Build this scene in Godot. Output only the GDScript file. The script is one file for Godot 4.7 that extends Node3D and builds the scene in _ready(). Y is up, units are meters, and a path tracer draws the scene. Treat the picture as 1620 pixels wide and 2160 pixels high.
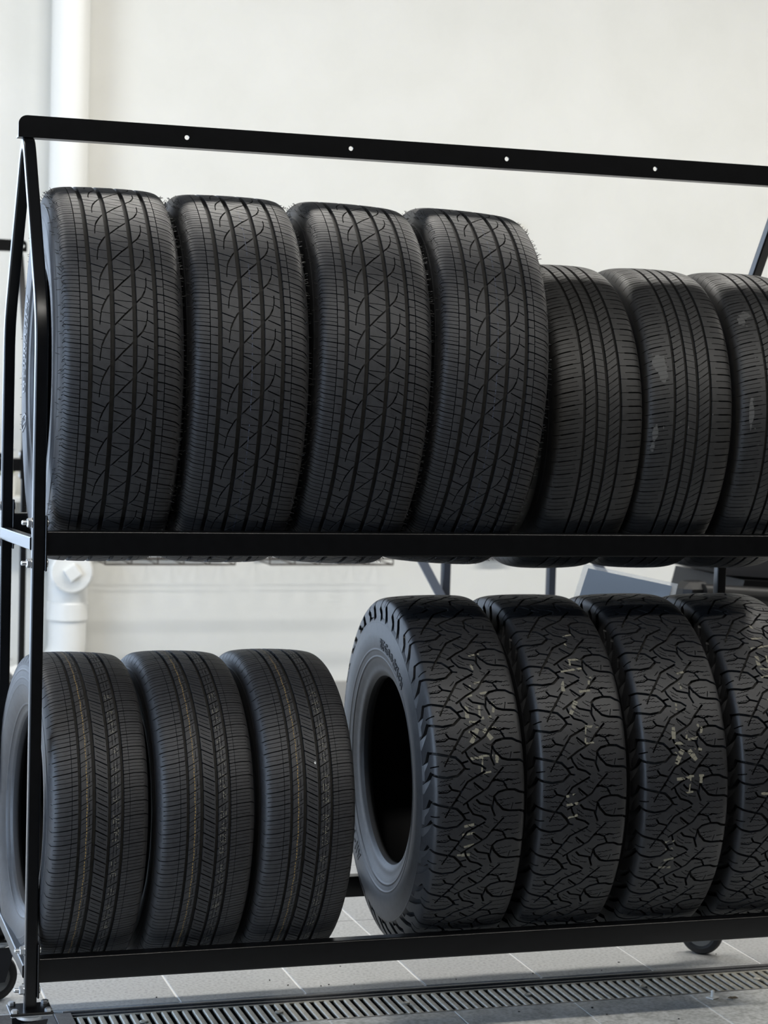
extends Node3D
# A mobile rack of new tyres in a white-walled workshop.  x runs along the rack, y is up, the rack's back wall lies towards -z.

var rng := RandomNumberGenerator.new()
var M := {}            # materials
var used := {}         # names taken at top level

# ------------------------------------------------------------------ entry
func _ready() -> void:
	rng.seed = 7
	view_and_light()
	materials()
	room()
	var rack := tyre_rack()
	tyres()
	floor_bits()
	background(rack)

# ------------------------------------------------------------------ camera, sky, lights, exposure
func view_and_light() -> void:
	var cam := Camera3D.new()
	cam.name = "camera"
	add_child(cam)
	var lens := CameraAttributesPhysical.new()
	lens.frustum_focal_length = 46.333      # 24 mm high sensor: 4170 px focal length on 2160 px
	lens.frustum_focus_distance = 4.05
	lens.frustum_near = 0.05
	lens.frustum_far = 60.0
	lens.exposure_aperture = 4.2
	cam.attributes = lens
	cam.fov = 29.05
	var right := Vector3(0.9532, 0.0284, 0.3009).normalized()
	var back := -Vector3(0.3021, -0.0610, -0.9513).normalized()
	var up := back.cross(right).normalized()
	cam.transform = Transform3D(Basis(right, up, back).orthonormalized(), Vector3(0, 1.43, 0))
	cam.current = true

	var env := Environment.new()
	env.background_mode = Environment.BG_SKY
	var sky := Sky.new()
	var sm := ProceduralSkyMaterial.new()
	sm.sky_top_color = Color(0.62, 0.72, 0.86)
	sm.sky_horizon_color = Color(0.80, 0.85, 0.92)
	sm.ground_horizon_color = Color(0.45, 0.46, 0.47)
	sm.ground_bottom_color = Color(0.32, 0.32, 0.32)
	sm.sun_angle_max = 0.0
	sky.sky_material = sm
	env.sky = sky
	env.background_energy_multiplier = 5.0
	env.tonemap_mode = Environment.TONE_MAPPER_LINEAR
	env.tonemap_exposure = 1.0
	env.sdfgi_enabled = true
	env.ssao_enabled = true
	env.ssil_enabled = true
	var we := WorldEnvironment.new()
	we.name = "world"
	we.environment = env
	add_child(we)

	# daylight through the glazed door in the left wall
	area_light("door_daylight", Vector3(-3.86, 1.75, -2.6), Vector3(1, 0, 0), Vector2(5.2, 3.1), Color(0.78, 0.88, 1.0), 27.0)
	# and through the glazed door in the back wall, left of the rack
	area_light("back_door_daylight", Vector3(-0.92, 1.33, -8.52), Vector3(0, 0, 1), Vector2(2.9, 2.6), Color(0.80, 0.89, 1.0), 6.5)

func area_light(called: String, at: Vector3, towards: Vector3, size: Vector2, c: Color, e: float) -> void:
	var l := AreaLight3D.new()
	l.name = called
	l.area_size = size
	l.light_color = c
	l.light_energy = e
	l.area_range = 40.0
	l.shadow_enabled = true
	add_child(l)
	var up := Vector3.UP if absf(towards.y) < 0.9 else Vector3(0, 0, 1)
	l.transform = Transform3D(Basis.looking_at(towards, up), at)

# ------------------------------------------------------------------ names, metas
func numbered(called: String) -> String:
	if not used.has(called):
		used[called] = 0
		return called
	used[called] += 1
	return "%s_%03d" % [called, used[called]]

func tag(o: Node, label: String, category: String, group := "", kind := "") -> void:
	if label: o.set_meta("label", label)
	if category: o.set_meta("category", category)
	if group: o.set_meta("group", group)
	if kind: o.set_meta("kind", kind)

func thing(called: String, at: Vector3, label: String, category: String, group := "") -> Node3D:
	var o := Node3D.new()
	o.name = numbered(called)
	add_child(o)
	o.position = at
	tag(o, label, category, group)
	return o

func structure(called: String, mesh: Mesh, m: Material, at := Vector3.ZERO) -> MeshInstance3D:
	var o := MeshInstance3D.new()
	o.name = numbered(called)
	o.mesh = mesh
	o.material_override = m
	o.position = at
	o.set_meta("kind", "structure")
	add_child(o)
	return o

func part(parent: Node3D, called: String, mesh: Mesh, m: Material, tr := Transform3D.IDENTITY) -> MeshInstance3D:
	var o := MeshInstance3D.new()
	o.name = called
	o.mesh = mesh
	o.material_override = m
	o.transform = tr
	parent.add_child(o, true)
	return o

func at(x: float, y: float, z: float) -> Transform3D:
	return Transform3D(Basis.IDENTITY, Vector3(x, y, z))

# ------------------------------------------------------------------ mesh collector
class Bag:
	var v := PackedVector3Array()
	var n := PackedVector3Array()
	var t := PackedVector2Array()
	func tri(a: Vector3, b: Vector3, c: Vector3, na: Vector3, nb: Vector3, nc: Vector3) -> void:
		if (b - a).cross(c - a).dot(na + nb + nc) > 0.0:
			v.append(a); v.append(c); v.append(b)
			n.append(na); n.append(nc); n.append(nb)
		else:
			v.append(a); v.append(b); v.append(c)
			n.append(na); n.append(nb); n.append(nc)
	func flat(a: Vector3, b: Vector3, c: Vector3, out: Vector3) -> void:
		var g := (b - a).cross(c - a).normalized()
		if g.dot(out) < 0.0: g = -g
		tri(a, b, c, g, g, g)
	func quad(a: Vector3, b: Vector3, c: Vector3, d: Vector3, out: Vector3) -> void:
		flat(a, b, c, out)
		flat(a, c, d, out)
	func smooth(a: Vector3, b: Vector3, c: Vector3, d: Vector3, na: Vector3, nb: Vector3, nc: Vector3, nd: Vector3) -> void:
		tri(a, b, c, na, nb, nc)
		tri(a, c, d, na, nc, nd)
	func add(o: Bag, tr := Transform3D.IDENTITY) -> void:
		v.append_array(tr * o.v)
		n.append_array(Transform3D(tr.basis, Vector3.ZERO) * o.n)
	func mesh() -> ArrayMesh:
		var a := []
		a.resize(Mesh.ARRAY_MAX)
		a[Mesh.ARRAY_VERTEX] = v
		a[Mesh.ARRAY_NORMAL] = n
		if t.size() == v.size() and t.size() > 0:
			a[Mesh.ARRAY_TEX_UV] = t
		var m := ArrayMesh.new()
		if v.size() > 2:
			m.add_surface_from_arrays(Mesh.PRIMITIVE_TRIANGLES, a)
		return m

# box with chamfered edges, centred
func box(s: Vector3, c := 0.0) -> Bag:
	var b := Bag.new()
	var h := s / 2.0
	c = minf(c, minf(h.x, minf(h.y, h.z)) * 0.95)
	var ax := [Vector3.RIGHT, Vector3.UP, Vector3.BACK]
	for k in 3:
		var d: Vector3 = ax[k]
		var e: Vector3 = ax[(k + 1) % 3]
		var f: Vector3 = ax[(k + 2) % 3]
		var hd := h.dot(d); var he := h.dot(e) - c; var hf := h.dot(f) - c
		for sg in [-1.0, 1.0]:
			var q: Vector3 = d * hd * sg
			b.quad(q - e * he - f * hf, q + e * he - f * hf, q + e * he + f * hf, q - e * he + f * hf, d * sg)
			if c > 0.0:
				for s2 in [-1.0, 1.0]:    # edges along f between faces d and e
					var p1: Vector3 = d * hd * sg + e * he * s2
					var p2: Vector3 = d * (hd - c) * sg + e * (he + c) * s2
					b.quad(p1 - f * hf, p2 - f * hf, p2 + f * hf, p1 + f * hf, d * sg + e * s2)
	if c > 0.0:
		for sx in [-1.0, 1.0]:
			for sy in [-1.0, 1.0]:
				for sz in [-1.0, 1.0]:
					var o := Vector3(sx, sy, sz)
					b.flat(Vector3(h.x, h.y - c, h.z - c) * o, Vector3(h.x - c, h.y, h.z - c) * o, Vector3(h.x - c, h.y - c, h.z) * o, o)
	return b

# (radius, height) profile turned round the y axis
func lathe(p: Array, seg := 24, flat_shade := false) -> Bag:
	var b := Bag.new()
	for i in p.size() - 1:
		var p0: Vector2 = p[i]
		var p1: Vector2 = p[i + 1]
		var d := p1 - p0
		if d.length() < 1e-7: continue
		var nn := Vector2(d.y, -d.x).normalized()
		for k in seg:
			var a0 := TAU * k / seg
			var a1 := TAU * (k + 1) / seg
			var e0 := Vector3(cos(a0), 0, sin(a0))
			var e1 := Vector3(cos(a1), 0, sin(a1))
			var n0 := e0 * nn.x + Vector3.UP * nn.y
			var n1 := e1 * nn.x + Vector3.UP * nn.y
			if flat_shade:
				n0 = (n0 + n1).normalized(); n1 = n0
			b.smooth(e0 * p0.x + Vector3.UP * p0.y, e1 * p0.x + Vector3.UP * p0.y, e1 * p1.x + Vector3.UP * p1.y, e0 * p1.x + Vector3.UP * p1.y, n0, n1, n1, n0)
	return b

func rod(a: Vector3, c: Vector3, r: float, seg := 10) -> Bag:
	var b := lathe([Vector2(0, 0), Vector2(r, 0), Vector2(r, (c - a).length()), Vector2(0, (c - a).length())], seg)
	var y := (c - a).normalized()
	var x := y.cross(Vector3.RIGHT if absf(y.x) < 0.9 else Vector3.UP).normalized()
	var o := Bag.new()
	o.add(b, Transform3D(Basis(x, y, x.cross(y)), a))
	return o

func round_rect(w: float, h: float, r: float, seg := 4) -> PackedVector2Array:
	var o := PackedVector2Array()
	for c in 4:
		var cx: float = (w / 2 - r) * [1, -1, -1, 1][c]
		var cy: float = (h / 2 - r) * [1, 1, -1, -1][c]
		for k in seg + 1:
			var a := PI / 2 * (c + float(k) / seg)
			o.append(Vector2(cx + r * cos(a), cy + r * sin(a)))
	return o

# sweep of a section along a path; side is the section's x axis and stays constant
func sweep(path: PackedVector3Array, sec: PackedVector2Array, side: Vector3, caps := true) -> Bag:
	var b := Bag.new()
	var rings := []
	var nors := []
	var m := sec.size()
	for i in path.size():
		var t: Vector3
		var stretch := 1.0
		if i == 0: t = (path[1] - path[0]).normalized()
		elif i == path.size() - 1: t = (path[i] - path[i - 1]).normalized()
		else:
			var t0 := (path[i] - path[i - 1]).normalized()
			var t1 := (path[i + 1] - path[i]).normalized()
			t = (t0 + t1).normalized()
			stretch = 1.0 / maxf(0.4, t.dot(t0))
		var up := side.cross(t).normalized()
		var ring := PackedVector3Array()
		var nor := PackedVector3Array()
		for k in m:
			ring.append(path[i] + side * sec[k].x + up * sec[k].y * stretch)
			var e := sec[(k + 1) % m] - sec[(k + m - 1) % m]
			var q := Vector2(e.y, -e.x).normalized()
			nor.append((side * q.x + up * q.y).normalized())
		rings.append(ring)
		nors.append(nor)
	for i in path.size() - 1:
		for k in m:
			var j := (k + 1) % m
			b.smooth(rings[i][k], rings[i][j], rings[i + 1][j], rings[i + 1][k], nors[i][k], nors[i][j], nors[i + 1][j], nors[i + 1][k])
	if caps:
		for e in [0, path.size() - 1]:
			var out := (path[0] - path[1]) if e == 0 else (path[e] - path[e - 1])
			for k in range(1, m - 1):
				b.flat(rings[e][0], rings[e][k], rings[e][k + 1], out)
	return b

# rounds the corners of a polyline
func rounded(p: Array, r: float, seg := 6) -> PackedVector3Array:
	var o := PackedVector3Array([p[0]])
	for i in range(1, p.size() - 1):
		var a: Vector3 = p[i - 1]; var c: Vector3 = p[i]; var e: Vector3 = p[i + 1]
		var d0 := (a - c).normalized(); var d1 := (e - c).normalized()
		var l := minf(r, minf((a - c).length(), (e - c).length()) * 0.45)
		for k in seg + 1:
			var t := float(k) / seg
			o.append((c + d0 * l).lerp(c, t).lerp(c.lerp(c + d1 * l, t), t))
	o.append(p[p.size() - 1])
	return o

# flat outline pushed out along z by d (front face at z = 0, back at -d)
func slab(poly: PackedVector2Array, d: float) -> Bag:
	var b := Bag.new()
	var idx := Geometry2D.triangulate_polygon(poly)
	for i in range(0, idx.size(), 3):
		var a := poly[idx[i]]; var c := poly[idx[i + 1]]; var e := poly[idx[i + 2]]
		b.flat(Vector3(a.x, a.y, 0), Vector3(c.x, c.y, 0), Vector3(e.x, e.y, 0), Vector3.BACK)
		b.flat(Vector3(a.x, a.y, -d), Vector3(c.x, c.y, -d), Vector3(e.x, e.y, -d), Vector3.FORWARD)
	var cw := Geometry2D.is_polygon_clockwise(poly)
	for i in poly.size():
		var a := poly[i]; var c := poly[(i + 1) % poly.size()]
		var q := Vector2(c.y - a.y, a.x - c.x) * (-1.0 if cw else 1.0)
		b.quad(Vector3(a.x, a.y, 0), Vector3(c.x, c.y, 0), Vector3(c.x, c.y, -d), Vector3(a.x, a.y, -d), Vector3(q.x, q.y, 0))
	return b

# ------------------------------------------------------------------ materials
func noise_image(seed_: int, freq: float, octaves: int, size := 512) -> Image:
	var f := FastNoiseLite.new()
	f.seed = seed_
	f.noise_type = FastNoiseLite.TYPE_SIMPLEX_SMOOTH
	f.frequency = freq
	f.fractal_octaves = octaves
	return f.get_seamless_image(size, size)

func ramp_tex(im: Image, stops: Array) -> ImageTexture:
	var o := Image.create(im.get_width(), im.get_height(), false, Image.FORMAT_RGB8)
	var g := Gradient.new()
	var off := PackedFloat32Array(); var col := PackedColorArray()
	for s in stops:
		off.append(s[0]); col.append(s[1])
	g.offsets = off; g.colors = col
	for y in im.get_height():
		for x in im.get_width():
			o.set_pixel(x, y, g.sample(im.get_pixel(x, y).r))
	return ImageTexture.create_from_image(o)

func mat(c: Color, rough := 0.6, metal := 0.0, spec := 0.5) -> StandardMaterial3D:
	var m := StandardMaterial3D.new()
	m.albedo_color = c
	m.roughness = rough
	m.metallic = metal
	m.metallic_specular = spec
	return m

func grained(m: StandardMaterial3D, tex: Texture2D, scale: float, bump: Texture2D = null, strength := 0.3, world := false) -> StandardMaterial3D:
	if tex: m.albedo_texture = tex
	m.uv1_triplanar = true
	m.uv1_world_triplanar = world
	m.uv1_scale = Vector3.ONE * scale
	if bump:
		m.normal_enabled = true
		m.normal_texture = bump
		m.normal_scale = strength
	return m

func materials() -> void:
	var fine := noise_image(3, 0.06, 4)
	var coarse := noise_image(5, 0.012, 5)
	var bump_im := noise_image(9, 0.09, 3)
	bump_im.convert(Image.FORMAT_RGB8)
	bump_im.bump_map_to_normal_map(2.0)
	var bump := ImageTexture.create_from_image(bump_im)
	var mottle := ramp_tex(coarse, [[0.0, Color(0.72, 0.72, 0.73)], [0.5, Color(0.92, 0.92, 0.92)], [1.0, Color(1, 1, 1)]])
	# tyre rubber
	M.tread = grained(mat(Color(0.18, 0.18, 0.186), 0.56, 0.0, 0.5), mottle, 9.0, bump, 0.25)
	M.tread_brown = grained(mat(Color(0.18, 0.178, 0.175), 0.54, 0.0, 0.5), mottle, 8.0, bump, 0.25)
	M.tread_deep = grained(mat(Color(0.142, 0.144, 0.152), 0.5, 0.0, 0.5), mottle, 8.0, bump, 0.3)
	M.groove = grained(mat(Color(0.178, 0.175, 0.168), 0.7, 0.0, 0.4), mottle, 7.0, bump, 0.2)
	M.side = grained(mat(Color(0.18, 0.183, 0.192), 0.48, 0.0, 0.5), mottle, 6.0, bump, 0.18)
	M.letter_shaded = mat(Color(0.115, 0.118, 0.125), 0.6)  # same rubber as the sidewall, with the shading of the raised letters painted in
	M.letter = mat(Color(0.24, 0.245, 0.255), 0.4, 0.0, 0.55)
	M.liner = mat(Color(0.17, 0.17, 0.175), 0.7, 0.0, 0.4)
	M.hair = mat(Color(0.12, 0.12, 0.12), 0.6)
	M.paint_yellow = mat(Color(0.56, 0.46, 0.26), 0.7)
	M.paint_pale = mat(Color(0.62, 0.60, 0.52), 0.7)
	M.paint_stamp = mat(Color(0.46, 0.445, 0.385), 0.65)
	M.paint_blue = mat(Color(0.23, 0.25, 0.31), 0.7)
	M.scuff = mat(Color(0.30, 0.298, 0.29), 0.6)
	# rack
	M.black = grained(mat(Color(0.036, 0.037, 0.042), 0.30, 0.0, 0.45), mottle, 5.0)
	M.zinc = mat(Color(0.78, 0.79, 0.80), 0.32, 0.85)
	M.steel_dark = mat(Color(0.20, 0.20, 0.21), 0.4, 0.4)
	M.hub = mat(Color(0.42, 0.42, 0.41), 0.5)
	M.wheel = mat(Color(0.10, 0.10, 0.10), 0.55)
	# room
	M.wall = grained(mat(Color(0.86, 0.86, 0.845), 0.75, 0.0, 0.3), ramp_tex(coarse, [[0.0, Color(0.975, 0.975, 0.97)], [1.0, Color(1, 1, 1)]]), 0.35)
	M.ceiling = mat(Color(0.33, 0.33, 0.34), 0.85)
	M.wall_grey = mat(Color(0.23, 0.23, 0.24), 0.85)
	M.pvc = mat(Color(0.90, 0.90, 0.885), 0.42)
	M.base = mat(Color(0.62, 0.615, 0.60), 0.5)
	var speck := ramp_tex(fine, [[0.0, Color(0.74, 0.74, 0.735)], [0.45, Color(0.92, 0.92, 0.915)], [1.0, Color(1, 1, 1)]])
	M.tiles = []
	for c in [Color(0.675, 0.677, 0.675), Color(0.69, 0.691, 0.688), Color(0.66, 0.662, 0.662)]:
		M.tiles.append(grained(mat(c, 0.48, 0.0, 0.45), speck, 3.0, bump, 0.15, true))
	var dirty := Image.create(512, 512, false, Image.FORMAT_RGB8)
	var mid := noise_image(12, 0.03, 5)
	for y in 512:
		for x in 512:
			var g := 0.30 * coarse.get_pixel(x, y).r + 0.25 * mid.get_pixel(x, y).r + 0.45 * fine.get_pixel(x, y).r
			dirty.set_pixel(x, y, Color(g, g, g))
	var grime := ramp_tex(dirty, [[0.15, Color(0.66, 0.66, 0.65)], [0.42, Color(0.84, 0.84, 0.83)], [0.62, Color(0.95, 0.95, 0.945)], [0.9, Color(1, 1, 1)]])
	M.work_floor = grained(mat(Color(0.24, 0.24, 0.24), 0.6), grime, 2.2, null, 0.3, true)
	M.tile_grimy = grained(mat(Color(0.80, 0.80, 0.79), 0.5, 0.0, 0.4), grime, 2.2, bump, 0.25, true)
	M.grout = mat(Color(0.86, 0.86, 0.855), 0.8)
	M.grate = grained(mat(Color(0.70, 0.685, 0.64), 0.42, 0.15, 0.5), grime, 6.0, bump, 0.3, true)
	M.grate_rim = grained(mat(Color(0.36, 0.36, 0.37), 0.5, 0.3, 0.5), grime, 5.0, bump, 0.3, true)
	M.cover = grained(mat(Color(0.36, 0.365, 0.38), 0.6), grime, 4.0, bump, 0.3, true)
	M.dirt = mat(Color(0.16, 0.15, 0.14), 0.9)
	M.white_plastic = mat(Color(0.88, 0.88, 0.86), 0.4)
	M.leaf_dry = mat(Color(0.42, 0.37, 0.30), 0.85)
	M.lamp = mat(Color(1, 1, 1), 0.5)
	M.lamp.emission_enabled = true
	M.lamp.emission = Color(1.0, 0.985, 0.95)
	M.lamp.emission_energy_multiplier = 3.0
	M.lamp_case = mat(Color(0.8, 0.8, 0.8), 0.5)
	# background
	M.wire = mat(Color(0.24, 0.21, 0.18), 0.5)
	M.board = mat(Color(0.40, 0.40, 0.41), 0.6)
	M.steel_blue = mat(Color(0.17, 0.19, 0.23), 0.45)
	M.steel_light = mat(Color(0.40, 0.42, 0.46), 0.45)
	M.sheet_print = mat(Color(0.36, 0.42, 0.50), 0.7, 0.0, 0.25)
	M.sleeve = mat(Color(0.62, 0.67, 0.73, 0.3), 0.3)
	M.sleeve.transparency = BaseMaterial3D.TRANSPARENCY_ALPHA
	M.gloss_black = mat(Color(0.035, 0.037, 0.043), 0.45, 0.0, 0.4)
	M.grey_panel = mat(Color(0.19, 0.19, 0.20), 0.5)
	M.leaf = mat(Color(0.42, 0.50, 0.20), 0.6)
	M.glass = mat(Color(0.85, 0.92, 1.0, 0.12), 0.02)
	M.glass.transparency = BaseMaterial3D.TRANSPARENCY_ALPHA
	M.door_frame = mat(Color(0.55, 0.56, 0.57), 0.5)
	M.ground = mat(Color(0.5, 0.5, 0.49), 0.9)

# ------------------------------------------------------------------ room
const WALL_Z := -8.58
const DRAIN_FAR := -4.435
const DRAIN_NEAR := -4.238

func room() -> void:
	# floor: slab of grout, tiles laid on it one by one, a drain channel let in
	var fl := Node3D.new()
	fl.name = numbered("floor")
	fl.set_meta("kind", "structure")
	add_child(fl)
	var bed := Bag.new()
	var zf := -9.0; var zn := 4.6
	bed.add(box(Vector3(14.4, 0.3, absf(zf - DRAIN_FAR))), at(2.8, -0.1515, (zf + DRAIN_FAR) / 2))
	part(fl, "work_floor", box(Vector3(14.4, 0.3, zn + 3.34)).mesh(), M.work_floor, at(2.8, -0.15, (zn - 3.34) / 2))
	bed.add(box(Vector3(14.4, 0.3, -3.34 - DRAIN_NEAR)), at(2.8, -0.1515, (-3.34 + DRAIN_NEAR) / 2))
	part(fl, "channel_bottom", box(Vector3(14.4, 0.02, DRAIN_NEAR - DRAIN_FAR)).mesh(), M.cover, at(2.8, -0.295, (DRAIN_NEAR + DRAIN_FAR) / 2))
	for zz in [DRAIN_FAR + 0.006, DRAIN_NEAR - 0.003]:
		part(fl, "channel_side", box(Vector3(14.4, 0.27, 0.008)).mesh(), M.cover, at(2.8, -0.152, zz))
	part(fl, "channel_cover", box(Vector3(5.0, 0.2, DRAIN_NEAR - DRAIN_FAR - 0.006), 0.002).mesh(), M.cover, at(0.65 - 2.5, -0.1015, (DRAIN_NEAR + DRAIN_FAR) / 2))
	part(fl, "grout_bed", bed.mesh(), M.grout)
	var tile := box(Vector3(0.2962, 0.012, 0.2945), 0.001).mesh()
	var count := 0
	for kx in range(-3, 15):
		for kz in range(-3, 14):
			var x := 0.9467 + 0.301 * kx + 0.15
			var z: float = (DRAIN_FAR - 0.1495 - 0.299 * kz) if kz >= 0 else (DRAIN_NEAR + 0.1495 + 0.299 * (-1 - kz))
			if z < WALL_Z + 0.1: continue
			if x / -z > 0.62 or x / -z < 0.03: continue          # only where the floor can be seen
			count += 1
			var m: Material = M.tile_grimy if kz < 0 else M.tiles[(kx * 7 + kz * 3 + 60) % 3]
			part(fl, "tile", tile, m, Transform3D(Basis.from_euler(Vector3(rng.randf_range(-0.0012, 0.0012), rng.randf_range(-0.001, 0.001), rng.randf_range(-0.0012, 0.0012))), Vector3(x, -0.006 + rng.randf_range(-0.0004, 0.0004), z)))
	# walls, ceiling
	var bw := Bag.new()       # back wall round a glazed door that stands left of what the rack shows
	bw.add(box(Vector3(9.45, 5.4, 0.3)), at(5.275, 2.4, WALL_Z - 0.15))
	bw.add(box(Vector3(2.0, 5.4, 0.3)), at(-3.4, 2.4, WALL_Z - 0.15))
	bw.add(box(Vector3(2.95, 2.4, 0.3)), at(-0.925, 3.9, WALL_Z - 0.15))
	structure("wall_back", bw.mesh(), M.wall)
	var bdoor := Node3D.new()
	bdoor.name = numbered("door_2")
	bdoor.set_meta("kind", "structure")
	add_child(bdoor)
	for k in 4:
		part(bdoor, "mullion", box(Vector3(0.06, 2.7, 0.06), 0.004).mesh(), M.door_frame, at(-2.37 + 0.963 * k, 1.35, WALL_Z - 0.1))
	for k in 3:
		part(bdoor, "rail", box(Vector3(2.95, 0.08, 0.06), 0.004).mesh(), M.door_frame, at(-0.925, 0.04 + 1.31 * k, WALL_Z - 0.1))
	for k in 3:
		for j in 2:
			part(bdoor, "pane", box(Vector3(0.90, 1.23, 0.006)).mesh(), M.glass, at(-1.888 + 0.963 * k, 0.695 + 1.31 * j, WALL_Z - 0.1))
	structure("wall_right", box(Vector3(0.3, 5.4, 13.6)).mesh(), M.wall_grey, Vector3(9.85, 2.4, -2.1))
	structure("wall_front", box(Vector3(14.4, 5.4, 0.3)).mesh(), M.wall_grey, Vector3(2.8, 2.4, 4.55))
	var lw := Bag.new()       # left wall round a wide glazed door
	lw.add(box(Vector3(0.3, 5.4, 3.2)), at(-4.25, 2.4, -7.0))
	lw.add(box(Vector3(0.3, 5.4, 4.6)), at(-4.25, 2.4, 2.4))
	lw.add(box(Vector3(0.3, 1.7, 5.5)), at(-4.25, 4.25, -2.65))
	structure("wall_left", lw.mesh(), M.wall_grey)
	structure("ceiling", box(Vector3(14.4, 0.3, 13.6)).mesh(), M.ceiling, Vector3(2.8, 5.0, -2.1))
	structure("baseboard_back", box(Vector3(9.1, 0.108, 0.014), 0.003).mesh(), M.base, Vector3(5.13, 0.054, WALL_Z + 0.007))
	# the glazed sectional door that lets the daylight in
	var door := Node3D.new()
	door.name = numbered("door_1")
	door.set_meta("kind", "structure")
	add_child(door)
	for k in 7:
		part(door, "mullion", box(Vector3(0.06, 3.4, 0.06), 0.004).mesh(), M.door_frame, at(-4.2, 1.7, -0.0 - 0.9 * k + 0.05))
	for k in 5:
		part(door, "rail", box(Vector3(0.06, 0.08, 5.46), 0.004).mesh(), M.door_frame, at(-4.2, 0.04 + 0.83 * k, -2.65))
	for k in 6:
		for j in 4:
			part(door, "pane", box(Vector3(0.006, 0.75, 0.84)).mesh(), M.glass, at(-4.2, 0.455 + 0.83 * j, -0.4 - 0.9 * k))
	# ceiling luminaires: one row before the rack, one behind it
	for r in [[-1.0, 7.0, "linear lamp hanging in the row before the tyre rack"], [-6.1, 8.9, "linear lamp hanging in the row between the rack and the back wall"]]:
		for k in 4:
			luminaire(Vector3(-1.2 + 2.6 * k, 4.55, r[0]), r[1], r[2])

func luminaire(p: Vector3, e: float, label: String) -> void:
	var t := thing("ceiling_lamp", p, label, "lamp", "linear lamps under the ceiling")
	part(t, "housing", box(Vector3(1.5, 0.08, 0.30), 0.01).mesh(), M.lamp_case, at(0, 0.05, 0))
	part(t, "diffuser", box(Vector3(1.44, 0.02, 0.26), 0.003).mesh(), M.lamp)
	for s in [-0.6, 0.6]:
		part(t, "hanger", rod(Vector3(s, 0.09, 0), Vector3(s, 0.3, 0), 0.004, 6).mesh(), M.zinc)
	area_light("lamp_light", p + Vector3(0, -0.02, 0), Vector3.DOWN, Vector2(1.44, 0.26), Color(1.0, 0.985, 0.955), e)

# ------------------------------------------------------------------ rack
const XL := 0.54
const XR := 2.348
const ZF := -4.0
const ZB := -4.54
const ZC := -4.27

func tyre_rack() -> Node3D:
	var org := Vector3((XL + XR) / 2, 0, ZC)
	var t := thing("tyre_rack", org, "black steel tyre rack on casters holding two shelves of tyres", "rack")
	rack_parts(t, Transform3D(Basis.IDENTITY, -org))
	return t

func rack_parts(t: Node3D, o: Transform3D) -> void:
	var sec := round_rect(0.025, 0.025, 0.004, 3)
	for x in [XL, XR]:
		var path := rounded([Vector3(x, 0.147, ZF), Vector3(x, 1.560, ZF), Vector3(x, 1.962, ZC), Vector3(x, 1.560, ZB), Vector3(x, 0.147, ZB)], 0.07, 8)
		var fr := part(t, "end_frame", sweep(path, sec, Vector3.RIGHT).mesh(), M.black, o)
		part(fr, "cross_tube", sweep(PackedVector3Array([Vector3(x - 0.004, 1.102, ZF - 0.0125), Vector3(x - 0.004, 1.084, ZB + 0.0125)]), round_rect(0.022, 0.027, 0.003, 2), Vector3.RIGHT).mesh(), M.black)
		part(fr, "cross_tube", sweep(PackedVector3Array([Vector3(x - 0.004, 0.222, ZF - 0.0125), Vector3(x - 0.004, 0.222, ZB + 0.0125)]), round_rect(0.022, 0.027, 0.003, 2), Vector3.RIGHT).mesh(), M.black)
		for z in [ZF, ZB]:
			caster(t, o * at(x, 0.147, z), 0.35 if x == XL else -0.75)
	# the four rails that carry the tyres
	var rsec := round_rect(0.034, 0.051, 0.0045, 3)
	for y in [1.1045, 0.2285]:
		for z in [ZF + 0.0, ZB - 0.0]:
			var zz: float = z - 0.004 if z == ZF else z + 0.004
			var rl := part(t, "rail", sweep(PackedVector3Array([Vector3(XL + 0.0165, y, zz), Vector3(XR - 0.0165, y, zz)]), rsec, Vector3.BACK).mesh(), M.black, o)
			for s in [[XL, 1.0], [XR, -1.0]]:
				var px: float = s[0] + s[1] * 0.0145
				part(rl, "end_plate", box(Vector3(0.004, 0.112, 0.034), 0.001).mesh(), M.black, at(px, y, z))
				for dy in [0.041, -0.041]:
					bolt(t, o * at(s[0], y + dy, z), -s[1])
	# the perforated angle along the ridge
	var bar := CSGCombiner3D.new()
	bar.name = "top_bar"
	bar.transform = o * at(0.518, 1.9445, ZC + 0.016)
	bar.material_override = M.black
	t.add_child(bar, true)
	var pl := CSGPolygon3D.new()
	pl.name = "web"
	var ln := XR - XL + 0.05
	var out := PackedVector2Array([Vector2(0, 0.0), Vector2(ln, 0.0)])
	for k in 7: out.append(Vector2(ln - 0.018 + 0.018 * cos(PI / 12 * k), 0.028 + 0.018 * sin(PI / 12 * k)))
	for k in 7: out.append(Vector2(0.018 - 0.018 * sin(PI / 12 * k), 0.028 + 0.018 * cos(PI / 12 * k)))
	pl.polygon = out
	pl.depth = 0.004
	bar.add_child(pl)
	var fl := CSGBox3D.new()
	fl.name = "flange"
	fl.size = Vector3(ln, 0.004, 0.036)
	fl.position = Vector3(ln / 2, 0.002, -0.018)
	bar.add_child(fl)
	for k in 5:
		var hole := CSGCylinder3D.new()
		hole.name = "hole_%d" % k
		hole.radius = 0.0052
		hole.height = 0.02
		hole.sides = 20
		hole.rotation.x = PI / 2
		hole.operation = CSGShape3D.OPERATION_SUBTRACTION
		hole.position = Vector3(0.8793 - 0.518 + 0.3707 * k, 0.0215, -0.002)
		bar.add_child(hole)
	for x in [XL, XR]:
		part(t, "bar_bolt", lathe([Vector2(0, 0.006), Vector2(0.006, 0.006), Vector2(0.007, 0.0), Vector2(0.0, 0.0)], 6, true).mesh(), M.zinc, o * at(x, 1.949, ZC - 0.006))

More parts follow.
